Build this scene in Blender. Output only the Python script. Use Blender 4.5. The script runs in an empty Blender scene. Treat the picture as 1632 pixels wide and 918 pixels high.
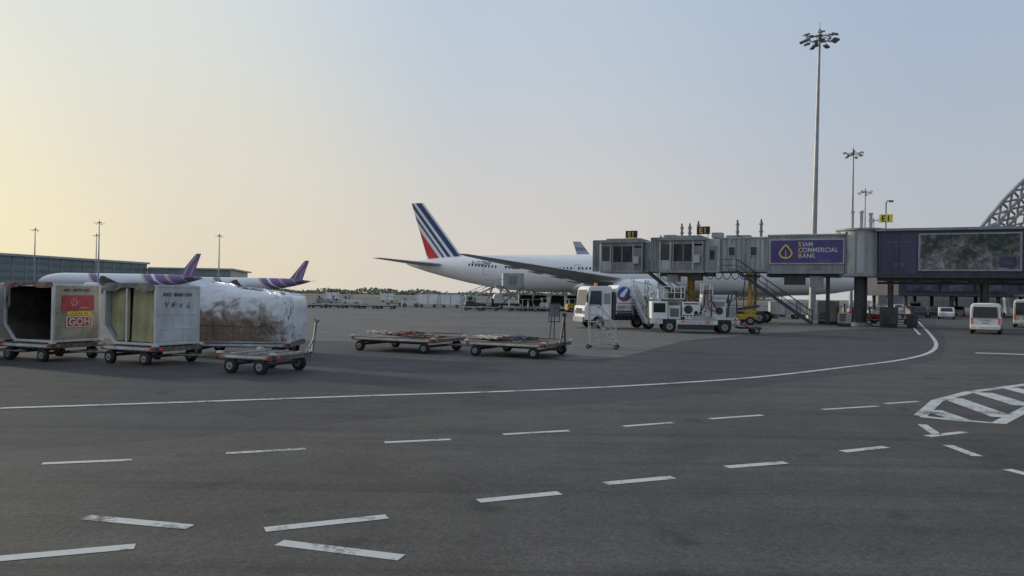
import bpy, math, random
from mathutils import Vector, Matrix, Euler
import bmesh
random.seed(7)
scene=bpy.context.scene
COL=scene.collection
scene.view_settings.view_transform='Standard'
scene.view_settings.look='None'
scene.view_settings.exposure=0
rad=math.radians
# ---------------------------------------------------------------- camera (matched pinhole)
F=1250.0; H=2.1; PITCH=rad(0.50); ROLL=rad(0.9)
fwd=Vector((0,math.cos(PITCH),math.sin(PITCH)))
r0=Vector((1,0,0)); u0=Vector((0,-math.sin(PITCH),math.cos(PITCH)))
right=r0*math.cos(ROLL)+u0*math.sin(ROLL)
up=-r0*math.sin(ROLL)+u0*math.cos(ROLL)
cd=bpy.data.cameras.new("camera"); cam=bpy.data.objects.new("camera",cd); COL.objects.link(cam)
cd.sensor_width=36; cd.lens=36*F/1632; cd.clip_end=12000; cd.clip_start=0.1
M=Matrix((right,up,-fwd)).transposed().to_4x4(); M.translation=Vector((0,0,H)); cam.matrix_world=M
scene.camera=cam
# surveying helpers: bearing/height in the photograph -> true position in the world
def W(px,py,Y):
    d=right*((px-816)/F)+up*((459-py)/F)+fwd
    return Vector((0,0,H))+d*(Y/d.y)
def G(px,py):
    d=right*((px-816)/F)+up*((459-py)/F)+fwd
    return Vector((0,0,H))+d*(-H/d.z)
def GX(px,Y):
    p=W(px,470,Y); return (p.x,Y,0)
# ---------------------------------------------------------------- materials
MATS={}
def srgb(c): return tuple(((v/255)/12.92 if v/255<=0.04045 else ((v/255+0.055)/1.055)**2.4) for v in c)
def mat(name,col,rough=0.6,metal=0.0,var=0.12,scale=3.0,bump=0.0,streak=0.0,emit=0.0,grime=0.0):
    if name in MATS: return MATS[name]
    m=bpy.data.materials.new(name); m.use_nodes=True; nt=m.node_tree; N=nt.nodes; L=nt.links
    b=N["Principled BSDF"]; b.inputs["Roughness"].default_value=rough; b.inputs["Metallic"].default_value=metal
    tc=N.new("ShaderNodeTexCoord"); n=N.new("ShaderNodeTexNoise"); n.inputs["Scale"].default_value=scale; n.inputs["Detail"].default_value=6
    n.inputs["Roughness"].default_value=0.65
    if streak:
        mp=N.new("ShaderNodeMapping"); mp.inputs["Scale"].default_value=(1,1,streak); L.new(tc.outputs["Object"],mp.inputs[0]); L.new(mp.outputs[0],n.inputs["Vector"])
    else: L.new(tc.outputs["Object"],n.inputs["Vector"])
    r=N.new("ShaderNodeValToRGB"); e=r.color_ramp.elements
    lo=[max(0,c*(1-2.2*var)) for c in col]; hi=[min(1,c*(1+var)) for c in col]
    e[0].position=0.32; e[0].color=(*lo,1); e[1].position=0.6; e[1].color=(*hi,1)
    L.new(n.outputs["Fac"],r.inputs[0]); out=r.outputs[0]
    if grime:
        g=N.new("ShaderNodeTexNoise"); g.inputs["Scale"].default_value=scale*3.3; g.inputs["Detail"].default_value=9; g.inputs["Roughness"].default_value=.75
        mp=N.new("ShaderNodeMapping"); mp.inputs["Scale"].default_value=(1,1,.22); L.new(tc.outputs["Object"],mp.inputs[0]); L.new(mp.outputs[0],g.inputs["Vector"])
        q=N.new("ShaderNodeMapRange"); q.inputs[1].default_value=.52; q.inputs[2].default_value=.68; q.inputs[3].default_value=0; q.inputs[4].default_value=grime; L.new(g.outputs["Fac"],q.inputs[0])
        x=N.new("ShaderNodeMix"); x.data_type='RGBA'; x.inputs[7].default_value=(.07,.055,.04,1); L.new(q.outputs[0],x.inputs[0]); L.new(out,x.inputs[6]); out=x.outputs[2]
    L.new(out,b.inputs["Base Color"])
    if bump:
        bp=N.new("ShaderNodeBump"); bp.inputs["Strength"].default_value=bump; bp.inputs["Distance"].default_value=0.03
        L.new(n.outputs["Fac"],bp.inputs["Height"]); L.new(bp.outputs[0],b.inputs["Normal"])
    if emit:
        b.inputs["Emission Color"].default_value=(*col,1); b.inputs["Emission Strength"].default_value=emit
    MATS[name]=m; return m
white=mat("white_paint",(.80,.80,.79),.4,0,.08,1.5,streak=.4,grime=.15)
offwhite=mat("dusty_white_paint",(.62,.62,.60),.5,0,.16,2.2,streak=.4,grime=.4)
grey=mat("grey_paint",(.26,.27,.28),.55,0,.15,1.2,streak=.3,grime=.3)
lgrey=mat("light_grey_panel",(.42,.44,.45),.5,0,.15,1.3,streak=.25,grime=.3)
dgrey=mat("dark_grey_steel",(.05,.05,.055),.55,.2,.2,4)
galv=mat("galvanised_steel",(.30,.31,.32),.45,.5,.2,6,grime=.3)
worn=mat("worn_galvanised_steel",(.18,.16,.14),.65,.25,.3,7,bump=.2,grime=.6)
alu=mat("dented_aluminium",(.60,.61,.61),.42,.25,.10,1.6,bump=.15,grime=.3)
alutan=mat("stained_aluminium",(.42,.37,.30),.5,.15,.18,1.6,bump=.15,grime=.4)
rubber=mat("black_rubber",(.018,.018,.019),.8,0,.25,8)
glass=mat("dark_glass",(.012,.016,.02),.08,0,.1,2)
black=mat("black_plastic",(.02,.02,.022),.55,0,.2,5)
yellow=mat("faded_yellow_paint",(.42,.27,.035),.55,0,.2,2,grime=.6)
red=mat("red_paint",(.34,.03,.035),.45,0,.2,3,grime=.3)
redlens=mat("red_lens",(.60,.05,.03),.3,0,.05,3,emit=.2)
orangelens=mat("orange_lens",(.8,.3,.04),.3,0,.05,3)
navy=mat("navy_paint",(.02,.03,.10),.4,0,.1,2)
blue=mat("blue_cloth",(.05,.10,.20),.7,0,.2,4)
purple=mat("purple_banner",(.080,.055,.20),.5,0,.1,.6)
purpled=mat("dark_violet_cladding",(.062,.060,.115),.55,0,.15,.7,streak=.3,grime=.2)
gold=mat("gold_paint",(.78,.56,.12),.45,0,.1,2)
signred=mat("sign_red",(.46,.06,.065),.5,0,.15,5,grime=.3)
signyel=mat("sign_yellow",(.85,.72,.05),.5,0,.1,5)
wood=mat("weathered_wood",(.20,.14,.095),.8,0,.3,5,bump=.3)
carton=mat("brown_carton",(.36,.26,.18),.85,0,.3,1.4)
curtain=mat("yellowed_canvas",(.44,.40,.22),.7,0,.14,1.2,bump=.15)
greencan=mat("grey_canvas",(.22,.22,.20),.8,0,.25,4,bump=.4)
slate=mat("slate_glass_facade",(.20,.25,.25),.4,0,.12,.05)  # slate lightened so its colour carries the distance haze
slated=mat("dark_facade_band",(.15,.19,.19),.4,0,.15,.08)
roofl=mat("pale_roof_edge",(.40,.43,.42),.5,0,.1,.1)
skin=mat("skin",(.28,.15,.09),.6,0,.05,8)
hivis=mat("hi_vis_fabric",(.5,.6,.10),.7,0,.1,6)
trouser=mat("dark_trousers",(.03,.035,.05),.8,0,.2,6)
lampm=mat("lamp_housing",(.14,.15,.16),.5,.3,.2,3)
mast=mat("mast_steel",(.33,.34,.35),.5,.4,.12,.5)
truss=mat("roof_truss_steel",(.34,.34,.34),.55,.1,.2,.3)

def plane_paint():
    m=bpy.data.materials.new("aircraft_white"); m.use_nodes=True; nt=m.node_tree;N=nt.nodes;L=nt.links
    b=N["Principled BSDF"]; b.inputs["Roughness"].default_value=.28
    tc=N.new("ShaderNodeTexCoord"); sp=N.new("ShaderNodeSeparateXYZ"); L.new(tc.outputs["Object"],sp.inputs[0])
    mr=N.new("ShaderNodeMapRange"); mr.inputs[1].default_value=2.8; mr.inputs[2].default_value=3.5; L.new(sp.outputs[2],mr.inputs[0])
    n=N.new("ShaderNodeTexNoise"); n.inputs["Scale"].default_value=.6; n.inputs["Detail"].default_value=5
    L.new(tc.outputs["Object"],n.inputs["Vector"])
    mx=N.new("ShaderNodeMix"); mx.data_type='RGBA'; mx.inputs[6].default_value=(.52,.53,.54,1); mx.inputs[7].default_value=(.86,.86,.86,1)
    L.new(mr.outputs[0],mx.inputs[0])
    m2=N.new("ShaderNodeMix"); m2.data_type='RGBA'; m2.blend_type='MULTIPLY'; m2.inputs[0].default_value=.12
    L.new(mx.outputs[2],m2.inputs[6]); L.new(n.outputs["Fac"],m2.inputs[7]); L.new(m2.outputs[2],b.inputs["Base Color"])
    return m
def stripe(name,ax,az,stops,rough=.35,wav=0.0):
    """flat-colour livery bands along ax*x+az*z in the part's own coordinates"""
    m=bpy.data.materials.new(name); m.use_nodes=True; nt=m.node_tree;N=nt.nodes;L=nt.links
    b=N["Principled BSDF"]; b.inputs["Roughness"].default_value=rough
    tc=N.new("ShaderNodeTexCoord"); d=N.new("ShaderNodeVectorMath"); d.operation='DOT_PRODUCT'; d.inputs[1].default_value=(ax,0,az)
    L.new(tc.outputs["Object"],d.inputs[0])
    lo=stops[0][0]; hi=stops[-1][0]+.001
    src=d.outputs["Value"]
    if wav:
        sp=N.new("ShaderNodeSeparateXYZ"); L.new(tc.outputs["Object"],sp.inputs[0])
        s=N.new("ShaderNodeMath"); s.operation='SINE'; mm=N.new("ShaderNodeMath"); mm.operation='MULTIPLY'; mm.inputs[1].default_value=.9
        L.new(sp.outputs[2],mm.inputs[0]); L.new(mm.outputs[0],s.inputs[0])
        m3=N.new("ShaderNodeMath"); m3.operation='MULTIPLY_ADD'; m3.inputs[1].default_value=wav
        L.new(s.outputs[0],m3.inputs[0]); L.new(src,m3.inputs[2]); src=m3.outputs[0]
    mr=N.new("ShaderNodeMapRange"); mr.inputs[1].default_value=lo; mr.inputs[2].default_value=hi
    L.new(src,mr.inputs[0])
    r=N.new("ShaderNodeValToRGB"); r.color_ramp.interpolation='CONSTANT'
    e=r.color_ramp.elements
    e[0].position=0; e[0].color=(*stops[0][1],1)
    e[1].position=min(1,(stops[1][0]-lo)/(hi-lo)); e[1].color=(*stops[1][1],1)
    for s in stops[2:]:
        q=e.new(min(1,(s[0]-lo)/(hi-lo))); q.color=(*s[1],1)
    L.new(mr.outputs[0],r.inputs[0]); L.new(r.outputs[0],b.inputs["Base Color"])
    return m

# ---------------------------------------------------------------- mesh builder
class MB:
    def __init__(s): s.v=[];s.f=[];s.mi=[];s.ms=[]
    def _m(s,m):
        if m not in s.ms: s.ms.append(m)
        return s.ms.index(m)
    def add(s,vs,fs,m):
        o=len(s.v); s.v+= [tuple(v) for v in vs]; i=s._m(m)
        for f in fs: s.f.append([o+k for k in f]); s.mi.append(i)
        return s
    def box(s,c,d,m,rot=None):
        x,y,z=[k/2 for k in d]
        vs=[Vector((a*x,b*y,e*z)) for a in(-1,1) for b in(-1,1) for e in(-1,1)]
        if rot: R=Euler(rot).to_matrix(); vs=[R@v for v in vs]
        c=Vector(c); vs=[v+c for v in vs]
        return s.add(vs,[(0,1,3,2),(4,6,7,5),(0,4,5,1),(2,3,7,6),(0,2,6,4),(1,5,7,3)],m)
    def bb(s,x0,x1,y0,y1,z0,z1,m): return s.box(((x0+x1)/2,(y0+y1)/2,(z0+z1)/2),(x1-x0,y1-y0,z1-z0),m)
    def tube(s,p,q,r,m,r2=None,n=8):
        p=Vector(p);q=Vector(q); r2=r if r2 is None else r2
        d=(q-p).normalized(); a=Vector((0,0,1)) if abs(d.z)<.9 else Vector((1,0,0))
        u=d.cross(a).normalized(); w=d.cross(u)
        vs=[]
        for c,rr in((p,r),(q,r2)):
            for k in range(n):
                t=2*math.pi*k/n; vs.append(c+(u*math.cos(t)+w*math.sin(t))*rr)
        fs=[(k,(k+1)%n,n+(k+1)%n,n+k) for k in range(n)]+[tuple(range(n))[::-1],tuple(range(n,2*n))]
        return s.add(vs,fs,m)
    def path(s,pts,r,m,n=6):
        for a,b in zip(pts,pts[1:]): s.tube(a,b,r,m,n=n)
        return s
    def beam(s,p,q,w,h,m):
        p=Vector(p);q=Vector(q); d=(q-p).normalized(); a=Vector((0,0,1)) if abs(d.z)<.95 else Vector((0,1,0))
        u=d.cross(a).normalized()*w/2; t=u.cross(d).normalized()*h/2
        vs=[c+i*u+j*t for c in(p,q) for i,j in((-1,-1),(1,-1),(1,1),(-1,1))]
        return s.add(vs,[(0,1,2,3),(7,6,5,4),(0,4,5,1),(1,5,6,2),(2,6,7,3),(3,7,4,0)],m)
    def prism(s,prof,y0,y1,m):
        n=len(prof); vs=[(x,y0,z) for x,z in prof]+[(x,y1,z) for x,z in prof]
        fs=[tuple(range(n)),tuple(range(n,2*n))[::-1]]+[(k,n+k,n+(k+1)%n,(k+1)%n) for k in range(n)]
        return s.add(vs,fs,m)
    def loft(s,rings,m,cap=True):
        n=len(rings[0]); vs=[v for r in rings for v in r]; fs=[]
        for i in range(len(rings)-1):
            for k in range(n): fs.append((i*n+k,i*n+(k+1)%n,(i+1)*n+(k+1)%n,(i+1)*n+k))
        if cap: fs+= [tuple(range(n))[::-1],tuple(range((len(rings)-1)*n,len(rings)*n))]
        return s.add(vs,fs,m)
    def poly(s,pts,m): return s.add(pts,[tuple(range(len(pts)))],m)
    def done(s,name,parent=None,bevel=0,smooth=False,label=None,recalc=True):
        me=bpy.data.meshes.new(name); me.from_pydata(s.v,[],s.f)
        for m in s.ms: me.materials.append(m)
        for p,i in zip(me.polygons,s.mi): p.material_index=i
        if recalc:
            bm=bmesh.new(); bm.from_mesh(me); bmesh.ops.recalc_face_normals(bm,faces=bm.faces); bm.to_mesh(me); bm.free()
        if smooth:
            me.shade_smooth(); me.set_sharp_from_angle(angle=rad(38))
        o=bpy.data.objects.new(name,me); COL.objects.link(o)
        if parent: o.parent=parent
        if bevel:
            b=o.modifiers.new("bevel",'BEVEL'); b.width=bevel; b.segments=2; b.limit_method='ANGLE'; b.angle_limit=rad(40)
        if label: o["label"]=label
        return o
def thing(name,label,cat,loc=(0,0,0),rz=0,group=None):
    o=bpy.data.objects.new(name,None); COL.objects.link(o); o.empty_display_size=.3
    o.location=loc; o.rotation_euler=(0,0,rad(rz)); o["label"]=label; o["category"]=cat
    if group: o["group"]=group
    return o
def clone(src,loc,rz=None,label=None):
    CH={}
    for x in bpy.data.objects:
        if x.parent: CH.setdefault(x.parent.name,[]).append(x)
    def rec(o,par):
        c=o.copy(); COL.objects.link(c)
        if par: c.parent=par
        for ch in list(CH.get(o.name,[])): rec(ch,c)
        return c
    c=rec(src,None); c.location=loc
    if rz is not None: c.rotation_euler=(0,0,rad(rz))
    if label: c["label"]=label
    return c
def text(parent,s,size,loc,rot,m,name="lettering",align='LEFT',sx=1.0,ext=.004,bold=0):
    cu=bpy.data.curves.new(name,'FONT'); cu.body=s; cu.size=size; cu.align_x=align; cu.extrude=ext; cu.space_character=1.05; cu.offset=bold
    t=bpy.data.objects.new("tmp",cu); COL.objects.link(t)
    dg=bpy.context.evaluated_depsgraph_get(); me=bpy.data.meshes.new_from_object(t.evaluated_get(dg))
    bpy.data.objects.remove(t)
    me.materials.clear(); me.materials.append(m)
    o=bpy.data.objects.new(name,me); COL.objects.link(o); o.parent=parent; o.location=loc; o.rotation_euler=rot; o.scale=(sx,1,1)
    return o
FR=(rad(90),0,0)
SD=(rad(90),0,rad(90))
def wheel(parent,x,y,z,r=.19,w=.12,rim=galv):
    b=MB(); n=18
    rings=[]
    for yy,rr in((-w/2,r*.6),(-w/2,r*.86),(-w*.36,r),(w*.36,r),(w/2,r*.86),(w/2,r*.6)):
        rings.append([(rr*math.cos(2*math.pi*k/n),yy,rr*math.sin(2*math.pi*k/n)) for k in range(n)])
    b.loft(rings,rubber); o=b.done("wheel",parent,smooth=True); o.location=(x,y,z)
    q=MB(); q.tube((0,-w/2-.012,0),(0,w/2+.012,0),r*.5,rim,n=14); q.tube((0,-w/2-.03,0),(0,w/2+.03,0),r*.2,worn,n=8)
    q.done("rim",o,smooth=True)
    return o
def stair(mb,p,q,w,m,rail=True,n=14):
    p=Vector(p);q=Vector(q)
    for yy in(-w/2,w/2):
        o=Vector((0,yy,0)); mb.beam(p+o,q+o,.05,.22,m)
        if rail:
            h=Vector((0,0,1.0)); mb.path([p+o+h,q+o+h],.03,m); mb.path([p+o+h*.5,q+o+h*.5],.02,m)
            for k in range(6):
                c=p.lerp(q,k/5)+o; mb.tube(c,c+h,.025,m,n=6)
    for k in range(n):
        c=p.lerp(q,(k+.5)/n); mb.box(c,(.26,w,.04),m)

# ---------------------------------------------------------------- sky & sun
SUN_AZ=-62.0; SUN_EL=14.0
sv=Vector((math.sin(rad(SUN_AZ))*math.cos(rad(SUN_EL)),math.cos(rad(SUN_AZ))*math.cos(rad(SUN_EL)),math.sin(rad(SUN_EL))))
w=bpy.data.worlds.new("World"); scene.world=w; w.use_nodes=True
nt=w.node_tree; N=nt.nodes; L=nt.links; bg=N["Background"]; bg.inputs[1].default_value=.1
sky=N.new("ShaderNodeTexSky"); sky.sky_type='NISHITA'; sky.sun_disc=False
sky.sun_elevation=rad(SUN_EL); sky.sun_rotation=rad(SUN_AZ); sky.dust_density=3; sky.air_density=1.0; sky.ozone_density=1.0
tc=N.new("ShaderNodeTexCoord"); sp=N.new("ShaderNodeSeparateXYZ"); L.new(tc.outputs["Generated"],sp.inputs[0])
dt=N.new("ShaderNodeVectorMath"); dt.operation='DOT_PRODUCT'; dt.inputs[1].default_value=(math.sin(rad(SUN_AZ)),math.cos(rad(SUN_AZ)),0)
L.new(tc.outputs["Generated"],dt.inputs[0])
mr=N.new("ShaderNodeMapRange"); mr.inputs[1].default_value=-1; mr.inputs[2].default_value=1; L.new(dt.outputs["Value"],mr.inputs[0])
def ramp(stops,inp):
    r=N.new("ShaderNodeValToRGB"); e=r.color_ramp.elements; r.color_ramp.interpolation='EASE'
    e[0].position=stops[0][0]; e[0].color=(*srgb(stops[0][1]),1); e[1].position=stops[1][0]; e[1].color=(*srgb(stops[1][1]),1)
    for p,c in stops[2:]:
        q=e.new(p); q.color=(*srgb(c),1)
    L.new(inp,r.inputs[0]); return r.outputs[0]
hz=ramp([(0.0,(168,170,175)),(.47,(180,183,188)),(.74,(206,200,193)),(.88,(220,210,188)),(.94,(233,223,190)),(1,(247,240,208))],mr.outputs[0])
zn=ramp([(0.0,(146,163,187)),(.47,(160,178,201)),(.74,(182,196,211)),(.90,(213,219,217)),(1,(238,238,224))],mr.outputs[0])
me_=N.new("ShaderNodeMapRange"); me_.interpolation_type='SMOOTHSTEP'; me_.inputs[1].default_value=0.0; me_.inputs[2].default_value=.40; L.new(sp.outputs[2],me_.inputs[0])
nz_=N.new("ShaderNodeTexNoise"); nz_.inputs["Scale"].default_value=2.2; nz_.inputs["Detail"].default_value=4; mpz=N.new("ShaderNodeMapping"); mpz.inputs["Scale"].default_value=(1,1,4); L.new(tc.outputs["Generated"],mpz.inputs[0]); L.new(mpz.outputs[0],nz_.inputs["Vector"])
ma=N.new("ShaderNodeMath"); ma.operation='MULTIPLY_ADD'; ma.inputs[1].default_value=.22; ma.inputs[2].default_value=-.11; L.new(nz_.outputs["Fac"],ma.inputs[0])
mb_=N.new("ShaderNodeMath"); mb_.operation='ADD'; mb_.use_clamp=True; L.new(ma.outputs[0],mb_.inputs[0]); L.new(me_.outputs[0],mb_.inputs[1])
mx=N.new("ShaderNodeMix"); mx.data_type='RGBA'; L.new(mb_.outputs[0],mx.inputs[0]); L.new(hz,mx.inputs[6]); L.new(zn,mx.inputs[7])
sc=N.new("ShaderNodeVectorMath"); sc.operation='SCALE'; sc.inputs[3].default_value=10.8; L.new(mx.outputs[2],sc.inputs[0])
fin=N.new("ShaderNodeMix"); fin.data_type='RGBA'; fin.inputs[0].default_value=.955; L.new(sky.outputs[0],fin.inputs[6]); L.new(sc.outputs[0],fin.inputs[7])
L.new(fin.outputs[2],bg.inputs[0])
sl=bpy.data.lights.new("sun",'SUN'); sl.energy=2.4; sl.angle=rad(3.0); sl.color=(1,.88,.72)
so=bpy.data.objects.new("sun",sl); COL.objects.link(so); so.rotation_euler=sv.to_track_quat('Z','Y').to_euler(); so.location=(-60,30,40)

# ---------------------------------------------------------------- ground sheets
def ground_mat(name,c1,c2,rough=.8,slab=0,grain=1.0):
    m=bpy.data.materials.new(name); m.use_nodes=True; nt=m.node_tree;N=nt.nodes;L=nt.links
    b=N["Principled BSDF"]; b.inputs["Roughness"].default_value=rough; b.inputs["Specular IOR Level"].default_value=.3
    tc=N.new("ShaderNodeTexCoord")
    def noise(s,d,scale=None,rg=.6,rot=-8):
        n=N.new("ShaderNodeTexNoise"); n.inputs["Scale"].default_value=s; n.inputs["Detail"].default_value=d; n.inputs["Roughness"].default_value=rg
        if scale:
            mp=N.new("ShaderNodeMapping"); mp.inputs["Scale"].default_value=scale; mp.inputs["Rotation"].default_value=(0,0,rad(rot)); L.new(tc.outputs["Object"],mp.inputs[0]); L.new(mp.outputs[0],n.inputs["Vector"])
        else: L.new(tc.outputs["Object"],n.inputs["Vector"])
        return n.outputs["Fac"]
    big=noise(.12,7); mid=noise(1.3,6); fine=noise(38,4,rg=.85); st=noise(.5,5,(.10,1.8,1)); coarse=noise(14,3,rg=.7)
    r=N.new("ShaderNodeValToRGB"); e=r.color_ramp.elements; e[0].position=.40;e[1].position=.60; e[0].color=(*c1,1); e[1].color=(*c2,1)
    a=N.new("ShaderNodeMath"); a.operation='MULTIPLY_ADD'; a.inputs[1].default_value=.5; L.new(big,a.inputs[0])
    a2=N.new("ShaderNodeMath"); a2.operation='MULTIPLY'; a2.inputs[1].default_value=.5; L.new(st,a2.inputs[0]); L.new(a2.outputs[0],a.inputs[2])
    L.new(a.outputs[0],r.inputs[0]); col=r.outputs[0]
    def mul(col,fac,lo,hi,p0=.3,p1=.7):
        q=N.new("ShaderNodeMapRange"); q.inputs[1].default_value=p0;q.inputs[2].default_value=p1;q.inputs[3].default_value=lo;q.inputs[4].default_value=hi; L.new(fac,q.inputs[0])
        v=N.new("ShaderNodeVectorMath"); v.operation='SCALE'; L.new(col,v.inputs[0]); L.new(q.outputs[0],v.inputs[3]); return v.outputs[0]
    col=mul(col,mid,.84,1.14); col=mul(col,fine,1-.6*grain,1+.68*grain); col=mul(col,coarse,.84,1.18)
    stain=noise(.35,4); col=mul(col,stain,.70,1.0,.30,.44)
    spots=noise(1.1,2,rg=.4); col=mul(col,spots,.55,1.0,.24,.33)
    ty=noise(.8,3,(.05,2.6,1),rot=-3); col=mul(col,ty,.74,1.0,.34,.44)
    ty2=noise(.8,3,(.06,3.4,1),rot=14); col=mul(col,ty2,1.14,1.0,.30,.42)
    if slab:
        br=N.new("ShaderNodeTexBrick"); br.offset=0; br.inputs["Scale"].default_value=1/slab; br.inputs["Brick Width"].default_value=1; br.inputs["Row Height"].default_value=1
        br.inputs["Mortar Size"].default_value=.010; br.inputs["Color1"].default_value=(1,1,1,1); br.inputs["Color2"].default_value=(.94,.94,.94,1); br.inputs["Mortar"].default_value=(.72,.72,.72,1)
        mp=N.new("ShaderNodeMapping"); mp.inputs["Rotation"].default_value=(0,0,rad(24)); L.new(tc.outputs["Object"],mp.inputs[0]); L.new(mp.outputs[0],br.inputs["Vector"])
        v=N.new("ShaderNodeVectorMath"); v.operation='MULTIPLY'; L.new(col,v.inputs[0]); L.new(br.outputs[0],v.inputs[1]); col=v.outputs[0]
    L.new(col,b.inputs["Base Color"])
    bp=N.new("ShaderNodeBump"); bp.inputs["Strength"].default_value=.5; bp.inputs["Distance"].default_value=.012; L.new(fine,bp.inputs["Height"]); L.new(bp.outputs[0],b.inputs["Normal"])
    return m
concrete=ground_mat("apron_concrete",(.115,.11,.104),(.155,.149,.141),.85,slab=6,grain=.5)
asph=ground_mat("dark_asphalt",(.044,.045,.047),(.064,.064,.066),.8)
roadm=ground_mat("road_asphalt",(.060,.055,.050),(.092,.085,.078),.8)
farm=ground_mat("far_field",(.13,.135,.095),(.20,.19,.14),1.0,grain=.3)
def sheet(name,pts,z,m):
    o=MB().poly([(p[0],p[1],z) for p in pts],m).done(name,recalc=False); 
    if o.data.polygons[0].normal.z<0: o.data.flip_normals()
    o["kind"]="structure"; o["label"]=name.replace("_"," ")+" surface of the airport"; return o
sheet("ground",[(-7000,-300),(7000,-300),(7000,9000),(-7000,9000)],0,farm)
sheet("apron",[(-900,-60),(700,-60),(700,480),(60,480),(-90,330),(-110,470),(-900,620)],.006,concrete)
edge=[(-700,535),(0,540),(300,541),(500,543),(760,549),(905,574),(990,570),(1090,543),(1230,531),(1330,526),(1462,521)]  # asphalt edge; its notch draws a shadow's outline into the dark sheet
pe=[G(*p) for p in edge]
sheet("asphalt_taxi_lane",[(-60,-12),(60,-12),(75,60),G(1530,496),G(1462,505)]+[(p.x,p.y) for p in pe[::-1]]+[(-60,30)],.010,asph)
re_=[(-600,760),(0,722),(300,700),(600,670),(800,655),(1000,641),(1150,628),(1280,606),(1420,590),(1500,572),(1510,545),(1492,520),(1490,500)]
pr=[G(*p) for p in re_]
sheet("service_road",[(-50,-11),(55,-11),(70,60)]+[(p.x,p.y) for p in pr[::-1]]+[(-50,6)],.014,roadm)
pm=bpy.data.materials.new("worn_road_paint"); pm.use_nodes=True; n_=pm.node_tree; b=n_.nodes["Principled BSDF"]; b.inputs["Roughness"].default_value=.7
tc=n_.nodes.new("ShaderNodeTexCoord"); a=n_.nodes.new("ShaderNodeTexNoise"); a.inputs["Scale"].default_value=14; a.inputs["Detail"].default_value=9; a.inputs["Roughness"].default_value=.8
a2=n_.nodes.new("ShaderNodeTexNoise"); a2.inputs["Scale"].default_value=1.6; a2.inputs["Detail"].default_value=4
n_.links.new(tc.outputs["Object"],a.inputs["Vector"]); n_.links.new(tc.outputs["Object"],a2.inputs["Vector"])
ad=n_.nodes.new("ShaderNodeMath"); ad.operation='MULTIPLY_ADD'; ad.inputs[1].default_value=.6; n_.links.new(a2.outputs["Fac"],ad.inputs[0]); n_.links.new(a.outputs["Fac"],ad.inputs[2])
r=n_.nodes.new("ShaderNodeValToRGB"); e=r.color_ramp.elements
e[0].position=.66; e[0].color=(.11,.11,.108,1); e[1].position=.78; e[1].color=(.53,.53,.51,1)
n_.links.new(ad.outputs[0],r.inputs[0]); n_.links.new(r.outputs[0],b.inputs["Base Color"])
mk=MB()
def strip(pts,wd,z=.018,sm=False):
    P=[G(*p) for p in pts]
    if sm and len(P)>3:
        Q=[]
        for i in range(len(P)-1):
            p0=P[max(i-1,0)];p1=P[i];p2=P[i+1];p3=P[min(i+2,len(P)-1)]
            for k in range(6):
                t=k/6; Q.append(.5*((2*p1)+(p2-p0)*t+(2*p0-5*p1+4*p2-p3)*t*t+(3*p1-p0-3*p2+p3)*t**3))
        P=Q+[P[-1]]
    Lf=[];Rt=[]
    for i,p in enumerate(P):
        d=(P[min(i+1,len(P)-1)]-P[max(i-1,0)]).normalized(); nn=Vector((-d.y,d.x,0))*wd/2
        Lf.append((p+nn).to_2d()); Rt.append((p-nn).to_2d())
    for i in range(len(P)-1):
        mk.poly([(*Rt[i],z),(*Rt[i+1],z),(*Lf[i+1],z),(*Lf[i],z)],pm)
strip([(-300,661),(0,652),(200,645.5),(400,638.5),(600,631.5),(800,625),(1000,616),(1200,602.5),(1350,585.5),(1440,573.5),(1482,562),(1492,549),(1484,535),(1472,522),(1462,512),(1450,505)],.18,sm=True)
strip([(1451,516),(1457,524),(1466,534)],.15); strip([(1230,518),(1330,519),(1452,526)],.15)
for a_ in [((67,741),(210,735)),((360,724.5),(487,717)),((613,707),(718,702)),((802,694),(907,688)),((994,681),(1073,675)),((1131,669),(1215,663)),((1311,654),(1400,648.5)),((1411,644.5),(1463,641))]: strip(a_,.12)
for a_ in [((-60,899),(215,874)),((422,847),(617,826)),((762,801),(892,788)),((964,773),(1073,763)),((1158,746.5),(1252,739)),((1343,721.5),(1412,714)),((1478,697),(1538,690))]: strip(a_,.145)
for a_ in [((135,827),(303,843)),((445,868),(640,892))]: strip(a_,.145)
for a_ in [((1470,678),(1493,694)),((1510,711),(1558,729)),((1605,750),(1660,764))]: strip(a_,.15)
strip([(1467,664),(1493,640),(1545,626),(1640,613),(1760,598)],.22); strip([(1467,665),(1525,671),(1592,676),(1640,651),(1700,630)],.22)
strip([(1485,655),(1530,671)],.35,.022)
for a_ in [((1516,636),(1602,667)),((1564,627),(1634,648)),((1606,619),(1680,637)),((1650,613),(1730,628))]: strip(a_,.45,.022)
strip([(1555,563),(1600,564.5),(1720,569)],.55)
o=mk.done("road_markings",recalc=False)
bm=bmesh.new(); bm.from_mesh(o.data)
for f in bm.faces:
    if f.normal.z<0: f.normal_flip()
bm.to_mesh(o.data); bm.free(); o["kind"]="structure"; o["label"]="worn white painted road markings on asphalt"

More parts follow.
